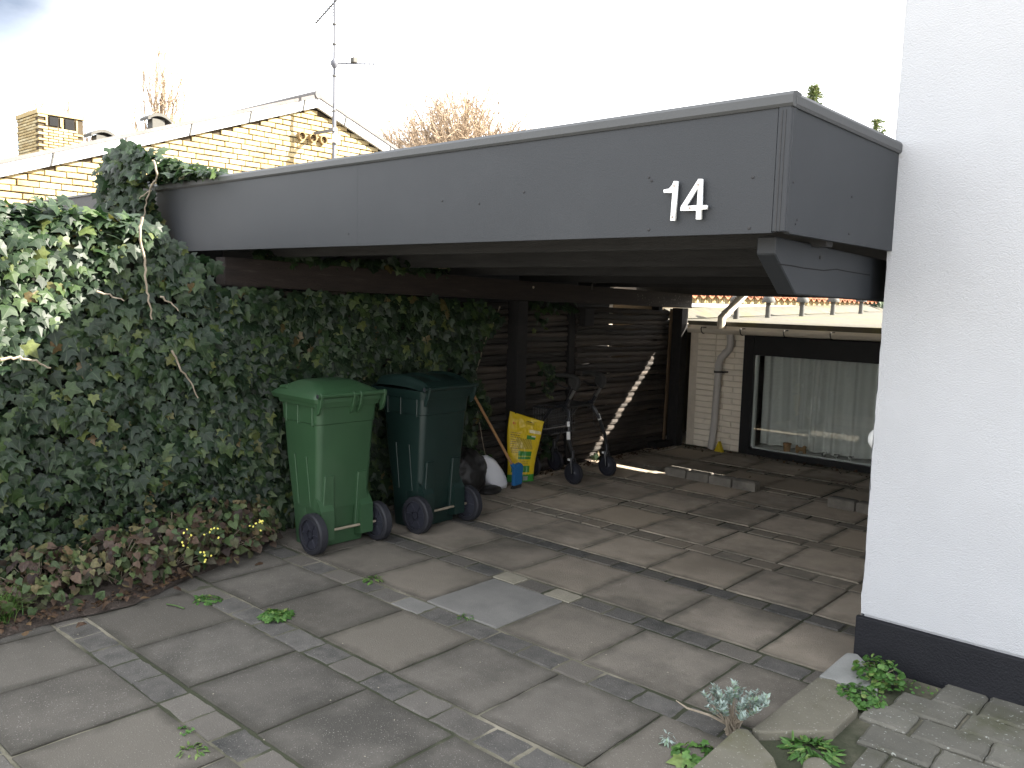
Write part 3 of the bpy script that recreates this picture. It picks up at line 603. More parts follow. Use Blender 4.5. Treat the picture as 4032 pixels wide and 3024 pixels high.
# downpipe with swan neck
dp = [Z6(p)[0] for p in ((622, 528), (625, 590), (615, 625), (560, 680), (547, 720), (545, 770), (515, 1140), (495, 1292))]
P = [ony(p, AY-.085+(.0 if i > 3 else .0)) for i, p in enumerate(dp)]; P = [(q[0], q[1], max(q[2], .0)) for q in P]
MB().tube(P, .04, 16).build('downpipe', m_pipe, an, smooth=True)
for i0, i1, t0, t1 in ((2, 3, .3, .5), (4, 5, .0, .4), (6, 7, -.02, .06)):
    a, b = Vector(P[i0]), Vector(P[i1]); MB().tube([a+(b-a)*t0, a+(b-a)*t1], .0445, 16).build('pipe_collar', m_pipe, an, smooth=True)
q = P[5]; bb = MB(); bb.tube([(q[0]-.002, AY-.085, q[2]-.012), (q[0]-.003, AY-.085, q[2]+.012)], .049, 14); bb.box(q[0]+.04, q[0]+.08, AY-.095, AY+.0, q[2]-.01, q[2]+.01); bb.build('pipe_clip', m_dbracket, an)
# things on the inner sill
def sillx(px_): return ony(Z6((px_, 1300))[0], AY+.08)[0]
pt = MB().lathe((sillx(992), AY+.075, .076), (0, 0, 1), [(.034, 0), (.042, .07), (.046, .075), (.046, .09), (.036, .09), (.03, .03)], 18).build('plant_pot', m_tan, smooth=True)
tag(pt, 'small tan clay pot on the inner window sill', 'pot')
xx = sillx(1085); an_ = MB(); an_.prism([(xx-.055, AY+.06, .076), (xx-.03, AY+.06, .076), (xx-.02, AY+.06, .1), (xx+.02, AY+.06, .1), (xx+.03, AY+.06, .076), (xx+.055, AY+.06, .076), (xx+.05, AY+.06, .13), (xx+.06, AY+.06, .15), (xx+.03, AY+.06, .165), (xx+.01, AY+.06, .14), (xx-.03, AY+.06, .14), (xx-.05, AY+.06, .165), (xx-.06, AY+.06, .14)], (0, .03, 0))
tag(an_.build('figurine', m_tan, bevel=.004), 'tan animal shaped ornament beside the clay pot on the window sill', 'ornament')
for k, px_ in enumerate((1235, 1315, 1408)):
    x = sillx(px_); cw = MB(); zb = .0755
    cw.lathe((x-.025, AY+.085, zb+.03), (1, 0, 0), [(.006, 0), (.014, .006), (.015, .03), (.012, .042)], 10); cw.lathe((x+.022, AY+.08, zb+.042), (1, 0, -.3), [(.004, -.006), (.011, 0), (.008, .016)], 10)
    for dx in (-.018, .012):
        for dy in (.077, .093): cw.tube([(x+dx, AY+dy, zb+.025), (x+dx, AY+dy, zb)], .0045, 6)
    tag(cw.build('figurine', m_cow, smooth=True), 'tiny black and white cow figurine on the window sill', 'ornament', 'cow figurines on the window sill')
wd = gnd(Z6((545, 1290))[0]); we = MB(); we.prism([(wd[0]-.035, wd[1]+.03, 0), (wd[0]+.075, wd[1]+.0, 0), (wd[0]+.02, wd[1]+.01, .125)], (-.01, -.05, 0))
tag(we.build('wedge', m_yellow, bevel=.004), 'yellow and black wedge lying by the foot of the downpipe', 'wedge')

# ================================================================== TILED HOUSE beyond the annex
th = thing('tiled_house', (-7.5, 15, 0), 'low brick house with orange pantile eaves beyond the annex roof', 'house')
TX = -5.62
MB().box(-9.4, TX-.004, 9.0, 24, -.04, 1.70).build('wall', m_mortar, th)
sb_ = [brickmesh(.056, .1, .03, 'brick', m_ybrick) for _ in range(4)]
for i in range(150):
    place('brick', sb_[rng.integers(4)], (TX-.001, 9.05+.067*i, 1.722), th, (0, 0, R(90)))
MB().box(TX-.003, TX+.012, 9.02, 23, 1.62, 1.665).build('flashing', m_zinc, th)
def tilemesh():
    v = []; f = []; nu, nv = 9, 3
    for th_ in (0, .014):
        for j in range(nv):
            for i in range(nu):
                u = i/(nu-1); y = (u-.5)*.235; z = .028*math.sin(u*2*math.pi)-th_; v.append((-.40*j/(nv-1), y, z+.13*j/(nv-1)))
    n = nu*nv
    for j in range(nv-1):
        for i in range(nu-1):
            a = j*nu+i; f.append((a, a+1, a+nu+1, a+nu)); f.append((a+n, a+nu+n, a+nu+1+n, a+1+n))
    for i in range(nu-1): f.append((i, i+n, i+1+n, i+1)); a = (nv-1)*nu+i; f.append((a, a+1, a+1+n, a+n))
    for j in range(nv-1): a = j*nu; f.append((a, a+nu, a+nu+n, a+n)); a = j*nu+nu-1; f.append((a, a+n, a+nu+n, a+nu))
    return meshof(v, f, 'roof_tile', m_tile, True)
tl = tilemesh()
for j in range(5):
    for i in range(52): place('roof_tile', tl, (TX+.10-.36*j, 9.15+.226*i, 1.772+.117*j+rng.uniform(-.002, .002)), th, (0, rng.uniform(-.02, .02), rng.uniform(-.02, .02)))
MB().prism([(TX-.01, 9.02, 1.70), (TX-.01, 9.02, 1.735), (-9.4, 9.02, 2.92), (-9.4, 9.02, 1.70)], (0, 15, 0)).build('roof', m_roofg, th)

# ================================================================== YELLOW BRICK HOUSE
XG = -9.8; GA, GZ, GS = 6.797, 4.148, .36
yh = thing('brick_house', (-13, GA, 0), 'yellow brick house with white metal verge, grey roof and chimney behind the ivy', 'house')
zg = lambda y: GZ-GS*abs(y-GA)
hw = 6.2
MB().prism([(XG-.02, GA-hw, -.04), (XG-.02, GA+hw, -.04), (XG-.02, GA+hw, zg(GA+hw)), (XG-.02, GA, GZ), (XG-.02, GA-hw, zg(GA-hw))], (-6, 0, 0)).build('wall', m_mortar, yh)
bm4 = []
for _ in range(8):
    me = brickmesh(.209, .055, .03, 'brick', m_ybrick, .004); me.transform(Matrix.Rotation(R(90), 4, 'Z')); bm4.append(me)
CP, CL = .0675, .2195
rest = MB(); cand = []
for r_ in range(62):
    z = .035+CP*r_
    for i in range(60):
        y = GA-hw+CL*i+(CL/2 if r_ % 2 else 0)+(.055 if (r_ % 4) > 1 else 0)
        if zg(y-.1) < z-.03 or zg(y+.1) < z-.03 or y > GA+hw-.15: continue
        px_ = pix((XG, y, z)); lim = 700 if px_[0] < 600 else 750-(px_[0]-600)*.135
        vis = -60 < px_[0] < 1640 and px_[1] < lim+95
        cand.append((vis, px_[2], y, z))
vis = sorted([c for c in cand if c[0]], key=lambda c: c[1]); 
for k, (v_, d_, y, z) in enumerate(vis[:300]):
    place('brick', bm4[rng.integers(8)], (XG+rng.uniform(-.002, .003), y+rng.uniform(-.003, .003), z+rng.uniform(-.002, .002)), yh, (rng.uniform(-.01, .01), 0, 0))
for c in vis[300:]+[c for c in cand if not c[0] and c[3] > 1.7]:
    y, z = c[2], c[3]; rest.add([(XG+.0, y-.098, z-.024), (XG+.0, y+.098, z-.024), (XG+.0, y+.098, z+.024), (XG+.0, y-.098, z+.024), (XG-.02, y-.104, z-.028), (XG-.02, y+.104, z-.028), (XG-.02, y+.104, z+.028), (XG-.02, y-.104, z+.028)], [(0, 1, 2, 3), (0, 4, 5, 1), (1, 5, 6, 2), (2, 6, 7, 3), (3, 7, 4, 0)])
rest.build('brick_courses', m_ybrick, yh, kind='stuff')
print('gable bricks visible', len(vis))
# verge panels, seams, roof edge
seams = [GA-hw-.3, 1.1, 1.88, 2.66, 3.45, 4.22, 5.0, 5.79, 6.58, GA]
vt = .128
def verge(y0, y1):
    mb = MB(); a0, a1 = zg(y0), zg(y1)
    mb.prism([(XG+.02, y0, a0), (XG+.02, y1, a1), (XG+.02, y1, a1+vt), (XG+.02, y0, a0+vt)], (.05, 0, 0)); mb.build('verge_panel', m_zinc, yh)
for a, b in zip(seams[:-1], seams[1:]): verge(a+.001, b-.001)
sr = [GA, 7.25, 8.05, 8.85, 9.65, 10.45, GA+hw+.3]
for a, b in zip(sr[:-1], sr[1:]): verge(a+.001, b-.001)
for y in seams[1:-1]+sr[1:-1]:
    MB().bar((XG+.076, y-.012, zg(y)-.006), (XG+.076, y+.02, zg(y+.02)+vt), .016, .016, (1, 0, 0)).build('verge_seam', m_cowl, yh)
for s in (-1, 1):
    e = GA+s*(hw+.35); mb = MB(); mb.prism([(XG+.085, GA, GZ+vt+.002), (XG+.085, e, zg(e)+vt+.002), (XG+.085, e, zg(e)+vt+.045), (XG+.085, GA, GZ+vt+.045)], (-6.2, 0, 0)); mb.build('roof', m_roofg, yh)
MB().tube([(XG+.1, GA, GZ+vt+.035), (XG-6, GA, GZ+vt+.035)], .055, 12).build('ridge_cap', m_roofg, yh, smooth=True)
# chimney with two flue openings in the gable-side face
CX1, CX0 = -11.0, -11.72; cy0, cy1, cz1 = 3.755, 4.285, 3.745
ch = MB().box(CX0, CX1-.02, cy0+.012, cy1-.012, 2.9, cz1-.05).build('chimney', m_mortar, yh)
MB().box(CX0-.01, CX1+.004, cy0-.006, cy1+.006, cz1-.048, cz1).build('capping', m_ybrick, ch)
cb = brickmesh(.105, .028, .03, 'brick', m_ybrick, .002); cb.transform(Matrix.Rotation(R(90), 4, 'Z'))
cs = brickmesh(.105, .028, .03, 'brick', m_ybrick, .002)
op = [(3.875, 3.995, 3.575, 3.69), (4.05, 4.175, 3.555, 3.69)]
for r_ in range(15):
    z = cz1-.07-.0345*r_
    for i in range(6):
        y = cy0+.055+.113*i-(.056 if r_ % 2 else 0)
        if y < cy0+.02 or y > cy1-.03: continue
        if any(a-.045 < y < b+.045 and c-.01 < z < d+.01 for a, b, c, d in op): 
            continue
        place('brick', cb, (CX1-.0, y+rng.uniform(-.002, .002), z), ch)
    for i in range(6):
        x = CX0+.06+.113*i+(.056 if r_ % 2 else 0)
        if x > CX1-.04: continue
        place('brick', cs, (x, cy0, z), ch)
for a, b, c, d in op:
    MB().box(CX1-.019, CX1-.004, a+.012, b-.012, c, d-.012).build('flue_opening', m_dark, ch)
    for y in (a-.03, b+.012): MB().box(CX1-.019, CX1-.001, y, y+.018, c, d-.012).build('flue_jamb', m_ybrick, ch)
# cowls on the roof
for px_, y in (((1270, 560), 4.25), ((1960, 420), 4.92)):
    x = -10.45; z = zg(y)+vt+.03
    cw = MB().box(x-.07, x+.07, y-.08, y+.08, z-.05, z+.12 if y > 4.5 else z+.06).build('roof_cowl', m_cowl, yh, bevel=.008)
    zt = z+(.12 if y > 4.5 else .06); ca = MB(); n = 8; pr = []
    for i in range(n+1):
        t = -1+2*i/n; pr.append((x+.11, y+.15*t, zt+.065*(1-t*t)))
    pr += [(x+.11, q[1], q[2]-.035) for q in [(0, y+.15*(-1+2*i/n), zt+.065*(1-(-1+2*i/n)**2)) for i in range(n, -1, -1)]]
    for i in range(n):
        a, b = pr[i], pr[i+1]; ca.prism([a, b, (b[0], b[1], b[2]-.035), (a[0], a[1], a[2]-.035)], (-.22, 0, 0))
    ca.build('hood', m_cowl, cw)
for px_ in ((905, 745), (1045, 770), (1175, 795)):
    c = onx((900+px_[0]*700/2212, 300+px_[1]*700/2212), XG+.03)
    vp = MB().lathe((XG-.01, c[1], c[2]), (1, 0, 0), [(.057, 0), (.057, .07), (.045, .07), (.045, .0)], 18, closed=True).build('wall_vent', m_clay, yh, smooth=True)
    gl = MB(); gl.lathe((XG-.005, c[1], c[2]), (1, 0, 0), [(.044, 0), (.044, .022)], 14); gl.build('vent_core', m_dark, vp)
    gb = MB()
    for k in (-1, 0, 1): gb.box(XG+.022, XG+.028, c[1]-.035, c[1]+.035, c[2]+.022*k-.003, c[2]+.022*k+.003)
    gb.build('grille', m_clay, vp)
# antenna on the gable
am = thing('antenna', (XG+.44, GA, 2.5), 'tall thin aluminium antenna mast bracketed to the yellow brick gable', 'antenna')
mxx, my = XG+.44, GA
MB().tube([(mxx, my, 1.9), (mxx, my, 4.05)], .026, 10).build('mast', m_alu, am, smooth=True)
MB().tube([(mxx, my, 4.05), (mxx, my, 6.5)], .017, 10).build('mast', m_alu, am, smooth=True)
for z in (4.05, 4.5, 4.9, 5.15): MB().tube([(mxx, my, z-.008), (mxx, my, z+.008)], .03, 10).build('mast_clamp', m_cowl, am)
zb = ony((900+1190*700/2212, 300+690*700/2212), GA)[2]
MB().bar((XG-.01, GA, zb), (mxx, GA, zb), .025, .035).build('bracket', m_alu, am); MB().box(mxx-.035, mxx+.03, my-.04, my+.04, zb-.02, zb+.02).build('bracket_clamp', m_alu, am)
MB().box(mxx+.02, mxx+.07, my-.045, my+.045, zb-.17, zb-.06).build('amplifier_box', m_label, am, bevel=.006)
d = Vector((-.934, .358, 0)); e = Vector((.358, .934, 0)); bz = 5.43; o = Vector((mxx, my, bz))
MB().tube([o+d*-.15, o+d*1.0], .011, 6).build('boom', m_cowl, am)
for k in range(9):
    c = o+d*(.08+.112*k); MB().tube([c-e*(.16-.006*k), c+e*(.16-.006*k)], .006, 5).build('element', m_cowl, am)
d = Vector((.77, .638, 0)); o = Vector((mxx, my, 4.66))
MB().tube([o, o+d*.55], .01, 6).build('boom', m_alu, am)
for k in range(8):
    c = o+d*(.1+.06*k); MB().tube([c-Vector((0, 0, .035)), c+Vector((0, 0, .035))], .005, 5).build('element', m_alu, am)
c = o+d*.26; MB().box(c.x-.035, c.x+.035, c.y-.035, c.y+.035, c.z+.01, c.z+.075).build('dipole_box', m_cowl, am, bevel=.008)
MB().lathe((mxx, my, 4.66), (0, 0, 1), [(.02, -.06), (.05, -.02), (.05, .02), (.02, .06)], 12).build('mast_joint', m_alu, am, smooth=True)

# ================================================================== WHEELIE BINS
def wheel(c, r, wd, sgn, parent, hub=.75):
    x, y, z = c
    t = MB().lathe((x, y, z), (0, 1, 0), [(r*.72, -wd/2), (r*.93, -wd/2), (r, -wd/2+.01), (r, wd/2-.01), (r*.93, wd/2), (r*.72, wd/2)], 30, closed=True)
    wo = t.build('wheel', m_rubber, parent, smooth=True)
    pr = MB().lathe((x, y, z), (0, 1, 0), [(r*.71, -wd/2+.012), (r*.66, -wd/2+.018), (.03, -wd/2+.012), (.03, -wd/2+.002), (.03, wd/2-.002), (.03, wd/2-.012), (r*.66, wd/2-.018), (r*.71, wd/2-.012)], 26).build('rim', m_rim, wo, smooth=True)
    lip = MB().lathe((x, y, z), (0, 1, 0), [(r*.725, -wd/2-.003), (r*.76, -wd/2-.003), (r*.76, wd/2+.003), (r*.725, wd/2+.003)], 30, closed=True).build('rim_edge', m_rim, wo, smooth=True)
    sp = MB()
    for k in range(6):
        a = k*math.pi/3
        for s in (-1, 1): sp.bar((x+.03*math.cos(a), y+s*(wd/2-.011), z+.03*math.sin(a)), (x+r*.68*math.cos(a), y+s*(wd/2-.011), z+r*.68*math.sin(a)), .012, .01, (0, 1, 0))
    sp.build('spoke', m_rim, wo)
    return wo
def bin_(ox, oy, plastic, label, style, rot):
    """origin: middle of the wheel axle on the ground; the back (hinge side) faces +x"""
    t = thing('wheelie_bin', (ox, oy, 0), label, 'bin')
    before = set(bpy.data.objects)
    W = .235                                   # half width at the rim
    X = lambda d: ox+d
    b = MB(); b.loft([(.27, X(-.345), X(-.035), oy-.205, oy+.205, .035), (.60, X(-.40), X(-.01), oy-.217, oy+.217, .04), (.84, X(-.425), X(.01), oy-.226, oy+.226, .045), (.845, X(-.432), X(.016), oy-.231, oy+.231, .045), (.955, X(-.44), X(.024), oy-.235, oy+.235, .045), (.958, X(-.46), X(.04), oy-.25, oy+.25, .05), (.99, X(-.465), X(.044), oy-.255, oy+.255, .05)], 5)
    body = b.build('body', plastic, t, smooth=True)
    lo_ = MB(); lo_.loft([(.0, X(-.33), X(-.17), oy-.185, oy+.185, .025), (.271, X(-.344), X(-.165), oy-.203, oy+.203, .03)], 4); lo_.loft([(.012, X(-.20), X(-.07), oy-.18, oy+.18, .02), (.271, X(-.2), X(-.045), oy-.2, oy+.2, .02)], 4); lo_.build('base', plastic, t, smooth=True)
    for y in (-.13, .13):                      # raised panels and ribs of the shell
        MB().prism([(X(-.047), oy+y-.05, .13), (X(-.047), oy+y+.05, .13), (X(-.034), oy+y+.035, .5), (X(-.034), oy+y-.035, .5)], (.03, 0, 0)).build('rib', plastic, body, bevel=.004)
    for d in (-.30, -.16): MB().prism([(X(d), oy-.2, .28), (X(d+.05), oy-.2, .28), (X(d+.03), oy-.219, .62), (X(d+.005), oy-.219, .62)], (0, -.008, 0)).build('rib', plastic, body, bevel=.003)
    for d in (-.36, -.22, -.05): MB().box(X(d), X(d+.012), oy-.243, oy-.22, .83, .957).build('rib', plastic, body, bevel=.003)
    MB().tube([(X(0), oy-.262, .135), (X(0), oy+.262, .135)], .009, 10).build('axle', m_steel, t, smooth=True)
    for s in (-1, 1): wheel((X(0), oy+s*.255, .135), .135, .062, s, t)
    for s in (-1, 1):
        MB().prism([(X(-.06), oy+s*.105, .06), (X(.016), oy+s*.105, .075), (X(.014), oy+s*.105, .27), (X(-.05), oy+s*.105, .36)], (0, s*.10, 0)).build('axle_bracket', plastic, t)
    # hinge bar and lugs
    hz, hx = 1.035, X(.062)
    MB().tube([(hx, oy-.265, hz), (hx, oy+.265, hz)], .0165, 12).build('handle_bar', plastic, t, smooth=True)
    for y in ((-.25, .0, .055, .245) if style == 0 else (-.23, .23)):
        lg = MB(); pr = [(hx+.018*math.cos(R(a)), oy+y, hz+.02*math.sin(R(a))) for a in range(-20, 200, 20)]+[(X(.02), oy+y, hz-.0), (X(.02), oy+y, .905), (X(.045), oy+y, .92), (hx+.004, oy+y, .965)]
        lg.prism(pr, (0, .02, 0)); lg.build('lug', plastic, t, bevel=.003)
    for s in (-1, 1): MB().lathe((hx, oy+s*.266, hz), (0, s, 0), [(.013, -.002), (.013, .003), (.008, .004)], 12).build('bar_cap', m_rubber, t)
    if style == 0:
        li = MB(); li.loft([(.985, X(-.515), X(.052), oy-.262, oy+.262, .045), (1.012, X(-.53), X(.056), oy-.27, oy+.27, .05), (1.028, X(-.5), X(.05), oy-.262, oy+.262, .05), (1.055, X(-.46), X(.03), oy-.235, oy+.235, .06), (1.10, X(-.36), X(-.12), oy-.165, oy+.165, .05), (1.106, X(-.34), X(-.14), oy-.15, oy+.15, .05)], 6)
        lid = li.build('lid', plastic, t, smooth=True)
        hd = MB(); hd.loft([(.975, X(-.60), X(-.48), oy-.2, oy+.2, .03), (1.005, X(-.605), X(-.48), oy-.205, oy+.205, .03), (1.012, X(-.59), X(-.48), oy-.2, oy+.2, .03)], 4); hd.build('lid_handle', plastic, lid, smooth=True)
        for s in (-1, 1): MB().tube([(X(-.42), oy+s*.235, 1.05), (X(-.34), oy+s*.235, 1.062)], .016, 8).build('lid_grip', plastic, lid, smooth=True)
    else:
        def dome(u, v):
            x = X(-.51+.565*u); y = oy-.265+.53*v; e = min(1, min(v, 1-v)*14); f_ = min(1, min(u, 1-u)*10)
            pan = .018 if (.12 < v < .40 or .60 < v < .88) and u < .88 else 0
            return (x, y, 1.01+.085*math.sin(math.pi*(.12+.8*u))**.8*(.35+.65*e)*f_**.5+(0 if e < 1 else .022-pan))
        lid = grid(46, 44, dome, 'lid', plastic, t)
        li = MB(); li.loft([(.985, X(-.515), X(.052), oy-.265, oy+.265, .04), (1.018, X(-.525), X(.056), oy-.272, oy+.272, .045)], 5); li.build('lid_rim', plastic, lid, smooth=True)
        hd = MB(); hd.loft([(.99, X(-.575), X(-.5), oy-.22, oy+.22, .02), (1.01, X(-.58), X(-.5), oy-.22, oy+.22, .02)], 4); hd.build('lid_handle', plastic, lid, smooth=True)
    if rot:
        t.rotation_euler = (0, 0, rot)
    return t
bin_(-4.435, 3.335, m_green, 'bright green wheelie bin with ridged lid standing in front of the ivy', 0, R(-2))
bin_(-4.355, 4.145, m_dgreen, 'very dark green wheelie bin with domed lid beside the black rubbish bag', 1, R(1))

# ================================================================== BAGS AND BROOM
def blob(c, r, fn, name, material, nu=40, nv=26, paint=None):
    def f(u, v):
        a = 2*math.pi*u; p = math.pi*(v-.5); d = np.array([math.cos(p)*math.cos(a), math.cos(p)*math.sin(a), math.sin(p)]); k = fn(d); q = np.array(c)+np.array(r)*d*k
        return (q[0], q[1], max(q[2], .004))
    return grid(nu, nv, f, name, material, paint=paint)
def crump(d): return 1+.10*NZ.noise(tuple(d*2.2))+.07*NZ.noise(tuple(d*6+3))+.04*abs(NZ.noise(tuple(d*13)))
tag(blob((-4.90, 4.90, .2), (.17, .2, .22), crump, 'rubbish_bag', m_bagblk, 60, 40), 'crumpled black plastic rubbish bag behind the dark green bin', 'bag')
tag(blob((-4.86, 5.17, .02), (.09, .12, .045), crump, 'bag_scrap', m_bagblk, 40, 24), 'flattened scrap of black plastic film in front of the white sack', 'plastic scrap')
m_print = facemat('printed_film', .4, .45)
def pillow(base, du, dv, nrm, th, w_, h_, u, v, side):
    # u across, v up; thin bag bulging from its seams
    b = max(0, math.sin(math.pi*min(max(u, 0), 1)))**.55*max(0, math.sin(math.pi*min(v*.93+.07, 1)))**.5
    return np.array(base)+np.array(du)*(u-.5)*w_+np.array(dv)*v*h_+np.array(nrm)*side*th*b
def white_paint(u, v):
    if .12 < v < .2 and .45 < u < .7: return (.08, .1, .35)
    if .3 < v < .9 and .12 < u < .5 and (int(v*38) % 3 == 0) and ((int(u*47)*7+int(v*38)*5) % 5 < 3): return (.3, .33, .5)
    return (.62, .63, .66)
def sack(name, base, yaw, lean, w_, h_, th, paint, label, wob, nu=60, nv=90, skew=0, top=0):
    du = np.array([math.cos(yaw), math.sin(yaw), 0]); nr = np.array([math.sin(yaw), -math.cos(yaw), 0]); dv = np.array([0, 0, 1])*math.cos(lean)-nr*math.sin(lean); nr2 = nr*math.cos(lean)+np.array([0, 0, 1])*math.sin(lean)
    t = thing(name, tuple(base), label, 'bag')
    def mk(side):
        def f(u, v):
            q = pillow(base, du, dv, nr2, th, w_*wob(v), h_*(1+top*(u-.5)*v), u, v, side)+du*skew*(v**1.5)*h_+nr2*.05*math.sin(5*v+2*u)*(v>.3)*(v-.3)*(1 if top else 0); q = q+nr2*(.008*NZ.noise((u*5+side, v*7, side*3))+.004*NZ.noise((u*15, v*19, side)))*min(1, 8*min(u, 1-u, v+.02, 1.02-v)); return (q[0], q[1], max(q[2], .003))
        return f
    fr = grid(nu, nv, mk(1), 'front_face', m_print, t, paint=paint); bk = grid(nu//2, nv//2, mk(-1), 'back_face', m_print, t, paint=paint)
    return t, du, dv, nr2
def slump(u, v):
    a = 2*math.pi*u; p = math.pi*(v-.5); d = np.array([math.cos(p)*math.cos(a), math.cos(p)*math.sin(a), math.sin(p)]); d2 = np.sign(d)*np.abs(d)**.75; k = 1+.06*NZ.noise(tuple(d*3))+.05*abs(NZ.noise(tuple(d*8)))
    q = np.array([.075, .105, .16])*d2*k; z = .15+q[2]; return (-4.93+q[0]+.1*(.15-z), 5.265+q[1]*(1.15-.9*max(z-.1, 0))+.55*(.15-z), max(z, .004))
tag(grid(70, 50, slump, 'sack', m_print, paint=white_paint), 'small white printed plastic sack slumped between the black bag and the yellow bag', 'bag')
Y_, G_, W_ = (.62, .44, .012), (.035, .2, .03), (.7, .72, .66)
def ypaint(u, v):
    # u 0..1 across, v 0 bottom .. 1 top
    if v < .115:
        if .55 < u < .74 and .02 < v < .09: return (.5, .52, .5) if int(u*90) % 2 else (.02, .03, .02)
        return G_
    if .88 < v < .935 and .46 < u < .74 and (((u-.6)/.14)**2+((v-.905)/.028)**2) < 1: return (.04, .035, .01) if (v-.905) > .012 else (.42, .3, .01)
    if .84 < v < .87 and .12 < u < .2 and int(u*70) % 2: return (.5, .05, .03)
    if .76 < v < .815 and .62 < u < .98: return (.72, .6, .3) if int(v*160) % 2 else (.75, .66, .45)
    if .655 < v < .72 and .55 < u < .82: return G_ if not (.70 < v < .725 and .68 < u) else W_
    if .50 < v < .66 and .30 < u+.5*(v-.5) < .78:
        return (.36, .27, .03) if (int(u*40)+int(v*50)) % 3 else (.5, .38, .05)
    if .35 < v < .47 and .32 < u < .76: return G_ if (v < .385 or v > .40) else (.3, .38, .04)
    if .385 < v < .455 and .6 < u < .75: return (.1, .32, .12)
    if .15 < v < .25 and .1 < u < .78: return G_
    if .44 < v < .74 and .08 < u < .36 and int(v*64) % 2 == 0 and (int(u*60)*5+int(v*64)*3) % 4: return (.3, .2, .02)
    if .26 < v < .33 and .44 < u < .7 and int(v*70) % 2: return (.4, .3, .02)
    return Y_
sack('feed_bag', (-4.97, 5.70, 0), R(58), R(7), .30, .60, .055, ypaint, 'tall yellow printed garden bag with carry hole leaning at the carport post', lambda v: .86+.22*v-.06*math.sin(7*v), nu=90, nv=150, skew=.12, top=-.17)
br = thing('broom', (-4.82, 5.47, 0), 'broom with blue head and wooden handle leaning on the ivy', 'broom')
MB().tube([(-4.825, 5.44, .19), (-5.0, 5.0, .965)], [.0125, .0115], 10).build('handle', m_wood, br, smooth=True)
hd = MB(); hd.prism([(-4.80, 5.425, .028), (-4.80, 5.53, .034), (-4.80, 5.54, .2), (-4.80, 5.51, .225), (-4.80, 5.44, .215), (-4.80, 5.43, .195)], (-.035, 0, .004)); hdo = hd.build('head', m_blue, br, bevel=.005)
bs = MB(); bs.prism([(-4.803, 5.41, .0), (-4.803, 5.525, .0), (-4.803, 5.528, .032), (-4.803, 5.427, .026)], (-.03, 0, 0)); bs.build('bristles', m_bristle, hdo)
MB().tube([(-4.817, 5.462, .15), (-4.834, 5.42, .225)], .018, 10).build('socket', m_blue, hdo, smooth=True)

# ================================================================== ROLLATOR
ro = thing('rollator', (-4.85, 6.22, 0), 'black four wheeled walking frame with seat, wire basket and rubber grips', 'rollator')
def rwheel(c, r, ang):
    ax = Vector((math.sin(ang), math.cos(ang), 0)); t = MB().lathe(c, ax, [(r*.8, -.017), (r*.95, -.017), (r, -.008), (r, .008), (r*.95, .017), (r*.8, .017)], 28, closed=True).build('wheel', m_rubber, ro, smooth=True)
    MB().lathe(c, ax, [(r*.8, -.009), (.03, -.013), (.02, -.02), (.02, .02), (.03, .013), (r*.8, .009)], 24).build('rim', m_rim, t, smooth=True)
    return ax
wh4 = [((-4.575, 5.985), 0), ((-4.58, 6.52), 0), ((-5.07, 6.33), .15), ((-5.06, 5.98), .1)]
for k, ((x, y), a) in enumerate(wh4):
    ax = rwheel((x, y, .101), .101, a)
    fk = MB()
    for s in (-1, 1):
        o = ax*s*.027; fk.tube([Vector((x, y, .101))+o, Vector((x-.012, y, .2))+o, Vector((x-.015, y, .24))+o*.6], [.011, .013, .014], 8)
    fk.tube([(x-.015, y, .225), (x-.018, y, .31)], .019, 10); fk.build('fork', m_rframe, ro, smooth=True)
